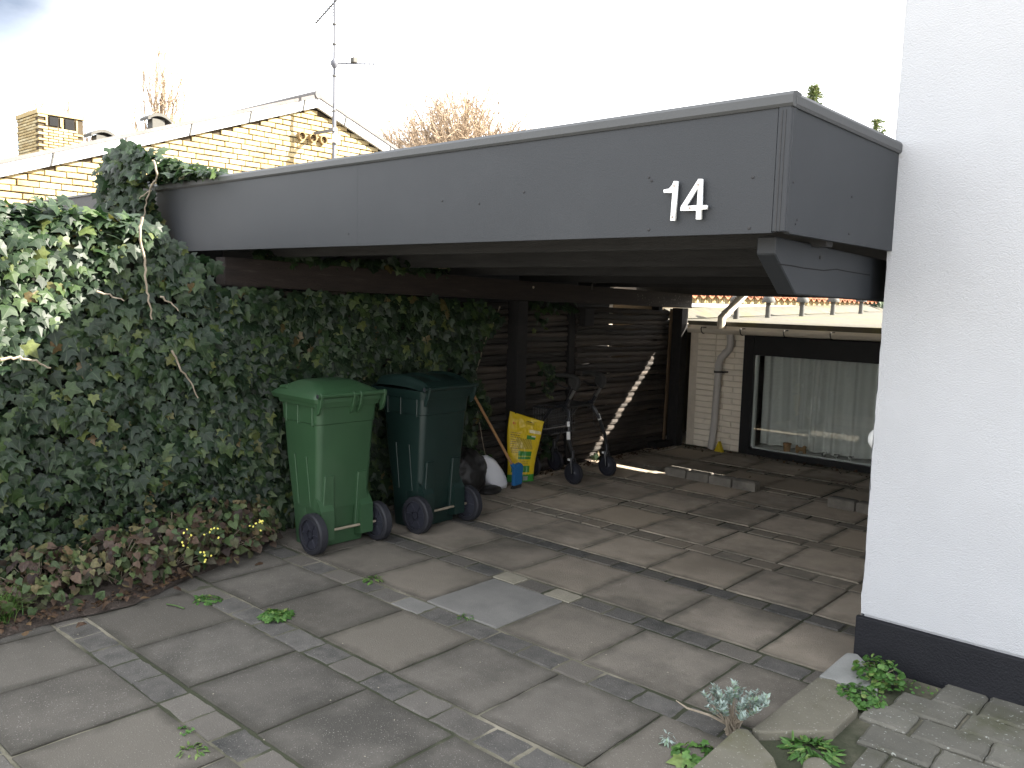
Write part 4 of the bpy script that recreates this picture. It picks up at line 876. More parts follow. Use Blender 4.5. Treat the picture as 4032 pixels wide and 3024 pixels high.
for k, (y0, yt, yh_) in enumerate(((5.985, 6.0, 6.0), (6.52, 6.40, 6.40))):
    xl = -4.60
    MB().tube([(xl, y0, .29), (xl-.01, y0-.02 if k else y0-.045, .40), (xl-.03, (y0+yt)/2-.03, .56), (xl-.06, yt-.02, .66), (xl-.12, yt-.01, .70)], .0165, 10).build('rear_leg', m_rframe, ro, smooth=True)
    MB().tube([(-5.07, wh4[2 if k else 3][0][1], .29), (-4.98, yt-.03, .5), (-4.86, yt-.02, .66), (-4.72, yt-.01, .715)], .0155, 10).build('front_leg', m_rframe, ro, smooth=True)
    MB().tube([(-4.74, yt, .66), (-4.66, yt, .78)], .0195, 10).build('handle_sleeve', m_rframe, ro, smooth=True)
    MB().tube([(-4.67, yt, .765), (-4.60, yt, .875)], .0145, 10).build('handle_tube', m_chrome, ro, smooth=True)
    gp_ = MB().tube([(-4.605, yt, .865), (-4.575, yt, .915), (-4.575, yt, .95), (-4.60, yt, .975), (-4.64, yt, .985), (-4.72, yt-.005, .99), (-4.81, yt-.01, .985)], [.024, .027, .027, .024, .022, .02, .02], 10).build('grip', m_rgrip, ro, smooth=True)
    gs = MB(); gs.prism([(-4.60, yt-.012, .86), (-4.575, yt-.012, .93), (-4.60, yt-.012, .965), (-4.68, yt-.012, .965), (-4.67, yt-.012, .90)], (0, .024, 0)); gs.build('grip_housing', m_rgrip, gp_, bevel=.004)
    MB().tube([(-4.655, yt+.014, .875), (-4.70, yt+.014, .868), (-4.78, yt+.012, .885), (-4.82, yt+.01, .905)], .007, 8).build('brake_lever', m_rframe, ro, smooth=True)
    MB().tube([(-4.665, yt+.015, .87), (-4.72, yt+.03, .75), (-4.69, yt+.03, .5), (-4.63, y0+.03, .33), (-4.605, y0+.02, .24)], .004, 6).build('brake_cable', m_rframe, ro, smooth=True)
    MB().box(-4.635, -4.59, y0-.025, y0+.02, .215, .235).build('brake_shoe', m_label, ro, bevel=.003)
    if k == 0:
        MB().tube([(xl-.012, y0-.045, .415), (xl-.021, y0-.043, .485)], .0175, 10).build('sticker', m_label, ro); MB().tube([(xl-.028, y0-.028, .53), (xl-.036, y0-.024, .575)], .0175, 10).build('sticker', m_label, ro)
    else:
        MB().tube([(xl-.028, (y0+yt)/2-.028, .55), (xl-.044, (y0+yt)/2-.04, .605)], .0175, 10).build('sticker', m_label, ro)
    MB().lathe((-4.70, yt-.02, .715), (0, 1, 0), [(.024, 0), (.026, .01), (.026, .035), (.02, .04)], 12).build('knob', m_rframe, ro, smooth=True)
MB().loft([(.685, -4.94, -4.68, 6.0, 6.40, .03), (.70, -4.945, -4.675, 5.995, 6.405, .03), (.708, -4.93, -4.69, 6.01, 6.39, .03)], 4).build('seat', m_rgrip, ro, smooth=True)
bk = MB()
bz0, bz1 = .42, .66
for z in (bz0, .5, .58, bz1):
    bk.tube([(-5.09, 6.0, z), (-4.87, 6.0, z), (-4.87, 6.36, z), (-5.09, 6.36, z), (-5.09, 6.0, z)], .0035 if z < bz1 else .006, 5)
for i in range(8):
    x = -5.09+.22*i/7; bk.tube([(x, 6.0, bz1), (x, 6.0, bz0), (x, 6.36, bz0), (x, 6.36, bz1)], .0028, 4)
for i in range(11):
    y = 6.0+.36*i/10; bk.tube([(-5.09, y, bz1), (-5.09, y, bz0), (-4.87, y, bz0), (-4.87, y, bz1)], .0028, 4)
bk.build('basket', m_rframe, ro)
MB().tube([(-4.99, 6.0, .45), (-4.99, 6.37, .45)], .01, 8).build('cross_bar', m_rframe, ro, smooth=True)

# ================================================================== LOOSE KERB STONES
ks = slabmesh(.232, .11, .085, .009, .004, 'paving_stone', m_kerb)
names = ['end stone of the row of four, next to the sunlit strip', 'second stone of the row of four, its top half lit', 'third stone of the row of four, wholly in shade', 'dark end stone of the row of four nearest the window']
for k in range(4):
    x = -4.105+.238*k; o = place('paving_stone', slabmesh(.222, .115, .085, .013, .005, 'paving_stone', m_kerb), (x, 7.045-.006*k+rng.uniform(-.006, .006), .086), rot=(0, 0, R(-.8)+rng.uniform(-.035, .035)))
    tag(o, 'loose grey '+names[k], 'paving stone', 'loose paving stones on the driveway')
for k, lb in enumerate(('loose grey paving stone at the start of the short row by the house wall', 'loose grey paving stone in the short row, closest to the house wall', 'hidden end stone of the short row by the house wall')[:2]):
    o = place('paving_stone', slabmesh(.222, .115, .085, .013, .005, 'paving_stone', m_kerb), (-2.50+.238*k, 7.0+.05*k*0, .086), rot=(0, 0, R(-2)+rng.uniform(-.03, .03))); tag(o, lb, 'paving stone', 'loose paving stones on the driveway')

# ================================================================== FOLIAGE
def outline(kind):
    if kind == 'ivy':
        h = [(.0, .1), (.2, .24), (.46, .16), (.37, -.06), (.52, -.3), (.24, -.36), (.0, -.8)]
    elif kind == 'heart':
        h = [(0, .12), (.2, .26), (.42, .12), (.44, -.15), (.28, -.48), (.1, -.72), (0, -.82)]
    elif kind == 'round':
        h = [(0, .1), (.25, .2), (.42, .02), (.4, -.25), (.22, -.45), (0, -.5)]
    else:
        h = [(0, .1), (.12, .05), (.16, -.3), (.1, -.6), (0, -.85)]
    pts = h+[(-x, y) for x, y in h[-2:0:-1]]
    return np.array(pts)
OUT = {k: outline(k) for k in ('ivy', 'heart', 'round', 'lance')}
def leaf_arrays(kind, fold=.12, droop=.12):
    o = OUT[kind]; c = np.array([[0, -.12]]); p = np.vstack([c, o]); z = -fold*np.abs(p[:, 0])*1.2-droop*(p[:, 1])**2; z[0] += .02
    return np.column_stack([p, z]), [(0, i+1, (i+1) % len(o)+1) for i in range(len(o))]
def frames(n_, tip):
    n_ = n_/np.linalg.norm(n_, axis=1, keepdims=True); y = -(tip-(tip*n_).sum(1, keepdims=True)*n_); y /= np.linalg.norm(y, axis=1, keepdims=True)+1e-9; x = np.cross(y, n_); return x, y, n_
def leaves(name, P, Nn, T, S, shape, material, parent=None, fold=.12, droop=.12, rndv=None, **kw):
    V, F = leaf_arrays(shape, fold, droop); n = len(P); k = len(V); x, y, z = frames(Nn, T)
    jit = 1+rng.uniform(-.12, .12, (n, k, 1)); loc = V[None]*jit
    A = P[:, None]+S[:, None, None]*(loc[..., 0:1]*x[:, None]+loc[..., 1:2]*y[:, None]+loc[..., 2:3]*z[:, None])
    A = A.reshape(-1, 3); F = np.array(F); FF = (F[None]+(np.arange(n)*k)[:, None, None]).reshape(-1, 3)
    o = np.array([P[:, 0].mean(), P[:, 1].mean(), A[:, 2].min()])
    me = bpy.data.meshes.new(name); me.from_pydata((A-o).tolist(), [], FF.tolist()); me.update(); me.materials.append(material)
    r = rng.random(n) if rndv is None else rndv
    at = me.attributes.new('rnd', 'FLOAT', 'POINT'); at.data.foreach_set('value', np.repeat(r, k).astype('f'))
    at = me.attributes.new('leafuv', 'FLOAT_VECTOR', 'POINT'); at.data.foreach_set('vector', np.tile(np.column_stack([V[:, 0], -V[:, 1]+.1, V[:, 2]*0]), (n, 1)).astype('f').ravel())
    return place(name, me, o, parent, **kw)
def leaf_proto(kind, material, count, fold=.12, droop=.12):
    out = []
    for i in range(count):
        V, F = leaf_arrays(kind, fold*rng.uniform(.5, 1.6), droop*rng.uniform(.3, 2)); V = V*(1+rng.uniform(-.1, .1, V.shape)); me = meshof(V.tolist(), F, 'leaf', material)
        at = me.attributes.new('rnd', 'FLOAT', 'POINT'); at.data.foreach_set('value', np.full(len(V), rng.random()).astype('f'))
        at = me.attributes.new('leafuv', 'FLOAT_VECTOR', 'POINT'); at.data.foreach_set('vector', np.column_stack([V[:, 0], -V[:, 1]+.1, V[:, 2]*0]).astype('f').ravel())
        out.append(me)
    return out
def leaf_objects(P, Nn, T, S, protos, parent, nmax, front):
    """the leaves that show largest become parts of their own, the rest is returned"""
    q = pix(P); inside = (q[:, 0] > 0) & (q[:, 0] < 4032) & (q[:, 1] > 0) & (q[:, 1] < 3024) & front
    sc_ = np.where(inside, S/q[:, 2], 0); idx = np.argsort(-sc_)[:nmax]; idx = idx[sc_[idx] > 0]
    x, y, z = frames(Nn[idx], T[idx])
    for i, a, b, c in zip(idx, x, y, z):
        ob = place('leaf', protos[rng.integers(len(protos))], P[i], parent)
        ob.rotation_euler = Matrix((a, b, c)).transposed().to_euler(); ob.scale = (S[i],)*3
    keep = np.ones(len(P), bool); keep[idx] = False; return keep
ivy_p = leaf_proto('ivy', m_ivy, 10)
def rnd3(n, s): return rng.normal(0, s, (n, 3))
def vn(y, z, s=1.0): return NZ.noise((y*s, z*s, 7.7))

# ---- big ivy hedge in front of the carport post (left)
hx = lambda y, z: -4.93+.10*vn(y, z, 2.2)+.06*vn(y, z, 5)+.05*math.exp(-((z-1.1)/.7)**2)-.10*max(0, (z-1.75)/.4)**2
def htop(y): return 2.10+.05*vn(y, 0, 4)+.03*vn(y, 3, 11)-.02*(y-1.5)
hedge = thing('ivy_hedge', (-5.1, 1.7, 0), 'dense ivy hedge with sunlit upper leaves left of the carport', 'hedge')
n = 9000; Y = rng.uniform(.2, 2.9, n); Z = .05+rng.random(n)*2.15; ymx = lambda z: np.interp(z, [1.3, 1.6, 1.95, 2.1], [2.9, 2.75, 2.45, 2.28]); keep = np.array([z < htop(y) and y < ymx(z)+rng.normal(0, .04) for y, z in zip(Y, Z)]); Y, Z = Y[keep], Z[keep]
dep = np.abs(rng.normal(0, .085, len(Y))); X = np.array([hx(y, z) for y, z in zip(Y, Z)])-dep
P = np.column_stack([X, Y, Z]); Nn = np.column_stack([np.full(len(Y), 1.), np.full(len(Y), -.25), .35+.5*(Z > 1.95)])+rnd3(len(Y), .3); T = np.column_stack([np.full(len(Y), .25), np.zeros(len(Y)), np.full(len(Y), -1.)])+rnd3(len(Y), .45); S = np.clip(rng.normal(.07, .02, len(Y)), .032, .125)
S *= 1-.3*(Z < .5)
# top of the hedge
nt_ = 1500; Yt = rng.uniform(.2, 2.32, nt_); Xt = rng.uniform(-5.55, -4.95, nt_); Zt = np.array([htop(y) for y in Yt])+rng.normal(.0, .035, nt_)-.25*((Xt+5.2)/.4)**2*.35
P = np.vstack([P, np.column_stack([Xt, Yt, Zt])]); Nn = np.vstack([Nn, np.column_stack([np.full(nt_, .3), np.full(nt_, -.1), np.ones(nt_)])+rnd3(nt_, .45)]); T = np.vstack([T, np.column_stack([np.full(nt_, .6), np.full(nt_, -.3), np.full(nt_, -.5)])+rnd3(nt_, .5)]); S = np.append(S, np.clip(rng.normal(.085, .02, nt_), .04, .13)); dep = np.append(dep, rng.random(nt_)*.05)
k_ = leaf_objects(P, Nn, T, S, ivy_p, hedge, 300, dep < .03)
leaves('foliage', P[k_], Nn[k_], T[k_], S[k_], 'ivy', m_ivy, hedge, kind='stuff')
ctop = lambda y: min(htop(y)-.1, float(np.interp(y, [2.15, 2.45, 2.75, 2.9], [2.05, 1.8, 1.45, 1.25])))
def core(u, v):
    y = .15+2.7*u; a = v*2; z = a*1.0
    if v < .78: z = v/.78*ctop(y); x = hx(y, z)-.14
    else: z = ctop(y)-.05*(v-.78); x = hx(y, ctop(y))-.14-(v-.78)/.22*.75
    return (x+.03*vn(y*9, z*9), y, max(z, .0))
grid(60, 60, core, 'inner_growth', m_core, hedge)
def stem(pts, r, parent, name='stem', material=None):
    p = [Vector(q) for q in pts]; out = []
    for a, b in zip(p[:-1], p[1:]):
        for k in range(4): out.append(a.lerp(b, k/4)+Vector(rng.uniform(-1, 1, 3)*.006))
    out.append(p[-1]); return MB().tube(out, [r*(1-.5*i/len(out)) for i in range(len(out))], 6).build(name, material or m_vine, parent, smooth=True)
stem([onx(K(*q), -4.83) for q in ((308, 470), (303, 500), (312, 560), (314, 610), (322, 650), (328, 690))], .009, hedge)
stem([onx(K(*q), -4.80) for q in ((372, 755), (385, 790), (412, 825), (428, 860))], .007, hedge)
stem([onx(K(*q), -4.80) for q in ((0, 775), (40, 772), (80, 780), (110, 795))], .008, hedge)
stem([onx(K(*q), -4.80) for q in ((210, 630), (245, 640), (268, 650))], .006, hedge)
stem([onx(K(*q), -4.82) for q in ((345, 640), (370, 655), (385, 672))], .006, hedge)
# ---- ivy climbing over the carport's corner
cl = thing('climbing_ivy', (-5.9, 2.7, 0), 'ivy climbing up over the left corner of the carport roof', 'ivy')
n = 1500; t = rng.random(n)
Xc = -6.02+rng.normal(0, .13, n); Zc = 1.75+t*.92; Yc = 2.68-np.abs(rng.normal(0, .06, n)); Xc += np.where(Zc > 2.4, .18*(Zc-2.4)/.3, 0); spread = np.where(Zc > 2.42, 1.2, .9); Xc = -6.19+(Xc+6.02)*spread+.12*(Zc-2.2)
ok = ~((Zc > 2.62) & (np.abs(Xc+6.12) > .22)); Xc, Yc, Zc = Xc[ok], Yc[ok], Zc[ok]; n = len(Xc)
P1 = np.column_stack([Xc, Yc, Zc]); N1 = np.column_stack([np.full(n, .5), np.full(n, -.9), np.full(n, .4)])+rnd3(n, .4); T1 = np.column_stack([np.zeros(n), np.zeros(n), np.full(n, -1.)])+rnd3(n, .5); S1 = np.clip(rng.normal(.088, .022, n), .045, .14)
m2_ = 380; tt = rng.random(m2_)**1.3; P2 = np.column_stack([-5.95+tt*.85, 2.80+rng.normal(0, .06, m2_), 2.41+(1-tt)*.2*rng.random(m2_)+.02]); N2 = np.column_stack([np.full(m2_, .2), np.full(m2_, -.5), np.full(m2_, .9)])+rnd3(m2_, .5); T2 = np.column_stack([np.full(m2_, .6), np.full(m2_, -.4), np.full(m2_, -.5)])+rnd3(m2_, .5); S2 = np.clip(rng.normal(.07, .018, m2_), .035, .11)
# ivy tongue that hangs onto the front of the post
m3 = 620; Z3 = 1.2+rng.random(m3)*1.15; X3 = np.where(Z3 > 1.9, -5.95-.1*rng.random(m3)+rng.normal(0, .06, m3)+(2.35-Z3)*.5, -5.5+rng.normal(0, .2, m3)); P3 = np.column_stack([X3, 2.74-np.abs(rng.normal(0, .06, m3)), Z3]); N3 = np.column_stack([np.full(m3, .6), np.full(m3, -.8), np.full(m3, .3)])+rnd3(m3, .4); T3 = np.column_stack([np.zeros(m3), np.zeros(m3), np.full(m3, -1.)])+rnd3(m3, .5); S3 = np.clip(rng.normal(.09, .02, m3), .045, .14)
P = np.vstack([P1, P2, P3]); Nn = np.vstack([N1, N2, N3]); T = np.vstack([T1, T2, T3]); S = np.concatenate([S1, S2, S3])
k_ = leaf_objects(P, Nn, T, S, ivy_p, cl, 160, rng.random(len(P)) < .5)
leaves('foliage', P[k_], Nn[k_], T[k_], S[k_], 'ivy', m_ivy, cl, kind='stuff')
stem([ony(K(*q), 2.6) for q in ((333, 345), (340, 375), (330, 400), (318, 430), (310, 470))], .008, cl); stem([ony(K(*q), 2.62) for q in ((325, 410), (300, 430), (270, 445))], .005, cl)
# ---- ivy on the log fence inside the carport
fi = thing('fence_ivy', (-5.1, 4.1, 0), 'shaded ivy covering the log fence behind the bins', 'ivy')
def edge_y(z): return 5.12+.22*math.exp(-((z-1.6)/.2)**2)+.25*math.exp(-((z-.75)/.25)**2)+.3*math.exp(-((z-1.45)/.12)**2)-.05*math.sin(z*9)+.35*math.exp(-((z-.2)/.15)**2)
n = 7200; Y = rng.uniform(2.75, 5.65, n); Z = rng.uniform(.04, 1.75, n); ok = np.array([(y < edge_y(z)-.35) or (y < edge_y(z) and rng.random() < .55) for y, z in zip(Y, Z)]) & (Z < 1.70-.02*(Y-2.8)); Y, Z = Y[ok], Z[ok]; n = len(Y)
dep = np.abs(rng.normal(0, .045, n)); X = np.array([-5.06+.05*vn(y, z, 2.4)+.04*vn(y, z, 6)+.06*(3.6-min(y, 3.6)) for y, z in zip(Y, Z)])-dep
X = np.maximum(X, -5.18); P = np.column_stack([X, Y, Z]); Nn = np.column_stack([np.ones(n), np.full(n, -.35), np.full(n, .3)])+rnd3(n, .36); T = np.column_stack([np.full(n, .2), np.zeros(n), np.full(n, -1.)])+rnd3(n, .42); S = np.clip(rng.normal(.08, .021, n), .04, .14)
# sprays hanging from the beam and on the fence, and leaves lying over the low beam
ex = []
for pxs, X_ in ((((1160, 655), (1180, 665), (1205, 660), (1230, 665), (1240, 670), (1165, 690), (1168, 700)), -5.12), (((1170, 790), (1185, 795), (1190, 805), (1175, 800), (1195, 815), (1180, 830), (1190, 840), (1185, 850)), -5.12), (((1175, 955), (1190, 960), (1180, 975), (1290, 985)), -5.12)):
    for q in pxs:
        for _ in range(5): ex.append(onx(K(q[0]+rng.normal(0, 7), q[1]+rng.normal(0, 7)), X_))
for _ in range(230):
    y = rng.choice([3.35, 3.5, 3.9, 4.2, 4.45, 4.6])+rng.normal(0, .16); ex.append(np.array([lx(y)-.06+rng.normal(0, .05), y, lbt(y)+abs(rng.normal(.02, .03))]))
ex = np.array(ex); ne = len(ex); P = np.vstack([P, ex]); Nn = np.vstack([Nn, np.column_stack([np.ones(ne), np.full(ne, -.3), np.full(ne, .5)])+rnd3(ne, .4)]); T = np.vstack([T, np.column_stack([np.full(ne, .3), np.zeros(ne), np.full(ne, -1.)])+rnd3(ne, .4)]); S = np.append(S, np.clip(rng.normal(.07, .015, ne), .04, .1)); dep = np.append(dep, np.zeros(ne))
k_ = leaf_objects(P, Nn, T, S, ivy_p, fi, 300, dep < .035)
leaves('foliage', P[k_], Nn[k_], T[k_], S[k_], 'ivy', m_ivy, fi, kind='stuff')
stem([(-5.09, 5.5, 1.6), (-5.08, 5.3, 1.3), (-5.09, 5.2, 1.0), (-5.08, 5.25, .6), (-5.08, 5.35, .25)], .006, fi)
stem([(-5.1, 4.75, 1.9), (-5.07, 4.9, 1.93), (-5.02, 5.0, 1.96)], .005, fi)
# ---- ivy on the tiled house
n = 160; P = np.column_stack([-5.5+rng.normal(0, .1, n), rng.uniform(16.2, 20, n), 1.62+rng.random(n)*.35]); ti = thing('wall_ivy', (-5.5, 18, 1.6), 'sunlit ivy hanging on the wall at the far end of the annex roof', 'ivy')
leaves('foliage', P, np.column_stack([np.ones(n), np.full(n, -.3), np.full(n, .4)])+rnd3(n, .4), np.column_stack([np.zeros(n), np.zeros(n), -np.ones(n)])+rnd3(n, .5), np.full(n, .14), 'ivy', m_ivy, ti, kind='stuff')

# ---- withering perennials along the foot of the hedge
bp_ = leaf_proto('heart', m_bed, 8, .05, .2)
clumps = [(-4.72, 1.55, .22, .27), (-4.68, 1.92, .23, .31), (-4.73, 2.27, .22, .35), (-4.78, 2.58, .21, .35), (-4.88, 2.85, .17, .27), (-4.66, 1.2, .2, .2)]
blab = ['brown withered leafy perennial beside the grass tuft', 'brown and green perennial at the ivy foot, left of the yellow flowers', 'leafy perennial with tiny yellow flowers at the ivy foot', 'bright green heart leaved perennial amid brown ones', 'reddish brown perennial closest to the green bin', 'low dead brown perennial behind the grass tuft']
for (cx, cy, cr, chh), lb in zip(clumps, blab):
    t = thing('perennial', (cx, cy, .03), lb, 'plant', 'perennials along the ivy hedge')
    n = 420; a = rng.random(n)*6.283; rr_ = cr*1.25*np.sqrt(rng.random(n)); zz = .04+chh*rng.random(n)**.7*(1-.45*(rr_/cr/1.25)**2)
    P = np.column_stack([cx+rr_*np.cos(a), cy+rr_*np.sin(a), zz]); Nn = np.column_stack([np.cos(a)*.4+.4, np.sin(a)*.4-.2, np.ones(n)*.8])+rnd3(n, .65); T = np.column_stack([np.cos(a)+.2, np.sin(a), np.full(n, -.8)])+rnd3(n, .5); S = np.clip(rng.normal(.046, .014, n), .02, .085)
    k_ = leaf_objects(P, Nn, T, S, bp_, t, 36, zz > chh*.5); rv_ = rng.random(n) 
    leaves('foliage', P[k_], Nn[k_], T[k_], S[k_], 'heart', m_bed, t, .05, .2, rndv=rv_[k_], kind='stuff')
    st = MB()
    for i in range(26): st.tube([(cx+rng.normal(0, .04), cy+rng.normal(0, .04), .02), (P[i][0]*.5+cx*.5, P[i][1]*.5+cy*.5, P[i][2]*.6), P[i]], .002, 4, cap=False)
    st.build('stems', m_vine, t, kind='stuff')
    if 'yellow' in lb:
        n = 16; c3 = np.array([[-4.50, 2.26, .27], [-4.47, 2.40, .29], [-4.5, 2.72, .27], [-4.42, 2.33, .15]])[rng.integers(4, size=n)]
        leaves('flowers', c3+rnd3(n, .022), np.tile([1., -.6, .5], (n, 1))+rnd3(n, .5), rnd3(n, 1), np.full(n, .016), 'round', m_flower, t, kind='stuff')

# ---- small plants
def blades(name, c, n, h, spread, material, label, cat, wid=.006, lean=(0, 0)):
    mb_v = []; mb_f = []; rn = []
    for i in range(n):
        a = rng.random()*6.283; l_ = h*rng.uniform(.5, 1.1); d = np.array([math.cos(a)+lean[0], math.sin(a)+lean[1]])*spread*rng.uniform(.4, 1.2); b = np.array([c[0]+rng.normal(0, spread*.18), c[1]+rng.normal(0, spread*.18), c[2]]); s = np.array([-math.sin(a), math.cos(a), 0])*wid/2; o = len(mb_v); r = rng.random()
        for k in range(5):
            t = k/4; q = b+np.array([d[0]*t**1.6, d[1]*t**1.6, l_*(t-.45*t**3)]); w_ = 1-t*.9; mb_v += [q-s*w_, q+s*w_]; rn += [r, r]
        for k in range(4): mb_f.append((o+2*k, o+2*k+1, o+2*k+3, o+2*k+2))
    t = thing(name, tuple(c), label, cat); A = np.array(mb_v)-np.array(c); me = meshof(A.tolist(), mb_f, 'blades', material)
    at = me.attributes.new('rnd', 'FLOAT', 'POINT'); at.data.foreach_set('value', np.array(rn, 'f')); me.attributes.new('leafuv', 'FLOAT_VECTOR', 'POINT').data.foreach_set('vector', np.tile([.3, .3, 0], (len(A), 1)).astype('f').ravel())
    place('blades', me, c, t, kind='stuff'); return t
gq = gnd(K(15, 1360)); blades('grass_tuft', (gq[0]-.05, gq[1]-.03, .01), 260, .30, .17, m_grass, 'tuft of long green grass at the edge of the soil bed', 'grass', .006)
def rosette(px_, n, r, h, kind, material, label, name='weed', cat='weed', size=.03, base=0.0, up=.6):
    c = gnd(K(*px_), base); t = thing(name, (c[0], c[1], base), label, cat); a = rng.random(n)*6.283; q = r*np.sqrt(rng.random(n)); z = base+.006+h*rng.random(n)*(1-.6*q/r)
    P = np.column_stack([c[0]+q*np.cos(a), c[1]+q*np.sin(a), z]); Nn = np.column_stack([np.cos(a)*.3, np.sin(a)*.3, np.full(n, up+.3)])+rnd3(n, .3); T = np.column_stack([np.cos(a), np.sin(a), np.full(n, -.15)])+rnd3(n, .25); S = np.clip(rng.normal(size, size*.25, n), size*.4, size*1.7)
    leaves('leaves', P, Nn, T, S, kind, material, t, .15, .2, kind='stuff')
    if h > .05:
        st = MB()
        for i in range(min(22, n)): st.tube([(c[0]+rng.normal(0, .008), c[1]+rng.normal(0, .008), base), ((P[i][0]+c[0])/2, (P[i][1]+c[1])/2, (P[i][2]+base)/2+.01), P[i]], .0022, 4, cap=False)
        st.build('stems', m_vine, t, kind='stuff')
    return t
rosette((597, 1332), 150, .085, .025, 'ivy', m_weed, 'bushy green weed growing in a joint of the driveway', size=.026)
rosette((450, 1297), 60, .075, .012, 'ivy', m_weed, 'flat green weed at the edge of the soil bed', size=.024)
rosette((808, 1253), 50, .055, .014, 'lance', m_grass, 'small grassy weed in the sett strip behind the pale slab', size=.03)
rosette((1005, 1265+70), 40, .04, .01, 'lance', m_weed, 'mossy weed in the joint beside the pale grey sett', size=.02)
rosette((415, 1625), 40, .05, .012, 'lance', m_grass, 'small dry grass weed between slab and sett, farthest from the bins', size=.028)
rosette((400, 1580), 14, .03, .01, 'ivy', m_weed, 'tiny green seedling in the strip of dark setts', size=.016)
rosette((1895, 1475), 240, .1, .15, 'round', m_weed, 'bushy green geranium like weed against the black plinth', size=.03, base=.05, up=.5)
rosette((1855, 1510), 200, .1, .05, 'round', m_weed, 'low mat of round green leaves between the edging slabs', size=.026, base=.05)
rosette((1985, 1490), 24, .07, .03, 'round', m_weed, 'sparse green shoots in a joint between cobbles', size=.018, base=.05)
rosette((1750, 1625), 190, .095, .03, 'lance', m_weed, 'dark green weed rosette behind the small round edging stone', size=.045, base=.03)
rosette((1510, 1640), 34, .09, .05, 'ivy', m_weed, 'bright green leafy weed beside the lavender', size=.05, base=.0)
rosette((1440, 1605), 26, .03, .05, 'lance', m_lav, 'tiny silver sprig standing alone on the slab near the lavender', size=.022, base=.0)
# lavender
lc = gnd(K(1580, 1575), .02); lv = thing('lavender', (lc[0], lc[1], 0), 'small silver grey lavender bush with bare woody stems', 'plant')
st = MB(); tips = []
for i in range(34):
    a = rng.random()*6.283; rr_ = .15*math.sqrt(rng.random()); h = .13+.11*rng.random()*(1-rr_/.2); mid = Vector((lc[0]+.35*rr_*math.cos(a), lc[1]+.35*rr_*math.sin(a), h*.5)); tp = Vector((lc[0]+rr_*math.cos(a), lc[1]+rr_*math.sin(a), h)); st.tube([(lc[0]+rng.normal(0, .012), lc[1]+rng.normal(0, .012), 0), mid, tp], [.0045, .003, .0015], 5, cap=False); tips.append((mid, tp))
st.tube([(lc[0], lc[1], .03), (lc[0]-.07, lc[1]-.05, .07), (lc[0]-.15, lc[1]-.09, .085), (lc[0]-.19, lc[1]-.11, .11)], [.006, .005, .004, .002], 5)
st.build('stems', m_vine, lv, kind='stuff')
P = []; D = []
for mid, tp in tips:
    for k in range(34):
        t = .4+.58*rng.random(); q = mid.lerp(tp, t); a = rng.random()*6.283; P.append(q); D.append((math.cos(a), math.sin(a), .8))
P = np.array([tuple(q) for q in P]); D = np.array(D); n = len(P)
leaves('leaves', P, np.column_stack([-D[:, 0]*.8, -D[:, 1]*.8, np.ones(n)])+rnd3(n, .25), D+rnd3(n, .2), np.clip(rng.normal(.025, .005, n), .014, .038), 'lance', m_lav, lv, .1, .1, kind='stuff')
# fallen leaves
dp_ = leaf_proto('heart', m_dleaf, 6, .25, .5)
spots = [(560, 1215, .07), (1540, 985, .05), (1700, 1000, .05), (1725, 1015, .04), (1640, 985, .04), (1655, 955, .05), (1690, 1030, .03), (1620, 1030, .03), (1440, 965, .06), (1475, 958, .06), (1460, 955, .05), (1340, 985, .05), (1310, 993, .05), (1365, 978, .04), (1290, 1000, .05), (1385, 970, .04), (1810, 1045, .04), (1850, 1058, .035), (1770, 1020, .03), (1655, 1020, .03), (1860, 1085, .03), (120, 1310, .06), (230, 1300, .05), (310, 1290, .05), (380, 1268, .05), (180, 1345, .05), (60, 1365, .05), (480, 1215, .05), (1650, 1615, .07), (1745, 1640, .05)]
for x, y, s in spots:
    z = .03 if y > 1600 else (.05 if x < 420 else .006)
    q = gnd(K(x, y), z); o = place('fallen_leaf', dp_[rng.integers(6)], (q[0], q[1], z+.004), rot=(rng.uniform(-.3, .3), rng.uniform(-.3, .3), rng.random()*6.28)); o.scale = (s, s, s); tag(o, 'curled brown fallen leaf '+('lying between the edging slabs' if y > 1600 else 'on the soil below the withered perennials' if x < 420 else 'on a driveway slab near the green bin' if x < 600 else 'at the foot of the log fence' if x < 1480 else 'on the slabs in front of the curtained window'), 'leaf', 'fallen leaves')
# leaf litter on the soil, along the fence foot and before the window
n = 600; yy = rng.uniform(.8, 3.0, n); xx_ = np.array([-4.39-(.42*(y-1.9) if y > 1.9 else 0) for y in yy])-np.abs(rng.normal(0, .13, n))+.03; P = np.column_stack([xx_, yy, np.full(n, .045)])
m_n = 260; P = np.vstack([P, np.column_stack([-5.08+np.abs(rng.normal(0, .05, m_n)), rng.uniform(5.6, 8.4, m_n), np.full(m_n, .016)]), np.column_stack([rng.uniform(-4.9, -1.5, m_n), 8.68-np.abs(rng.normal(0, .12, m_n)), np.full(m_n, .012)])]); n = len(P)
lit = leaves('leaf_litter', P, np.tile([0, 0, 1.], (n, 1))+rnd3(n, .45), rnd3(n, 1)*np.array([1, 1, .2]), np.clip(rng.normal(.022, .01, n), .007, .05), 'heart', m_dleaf, None, .3, .4, kind='stuff', label='brown leaf litter on the soil and along the fence foot', category='leaf litter')
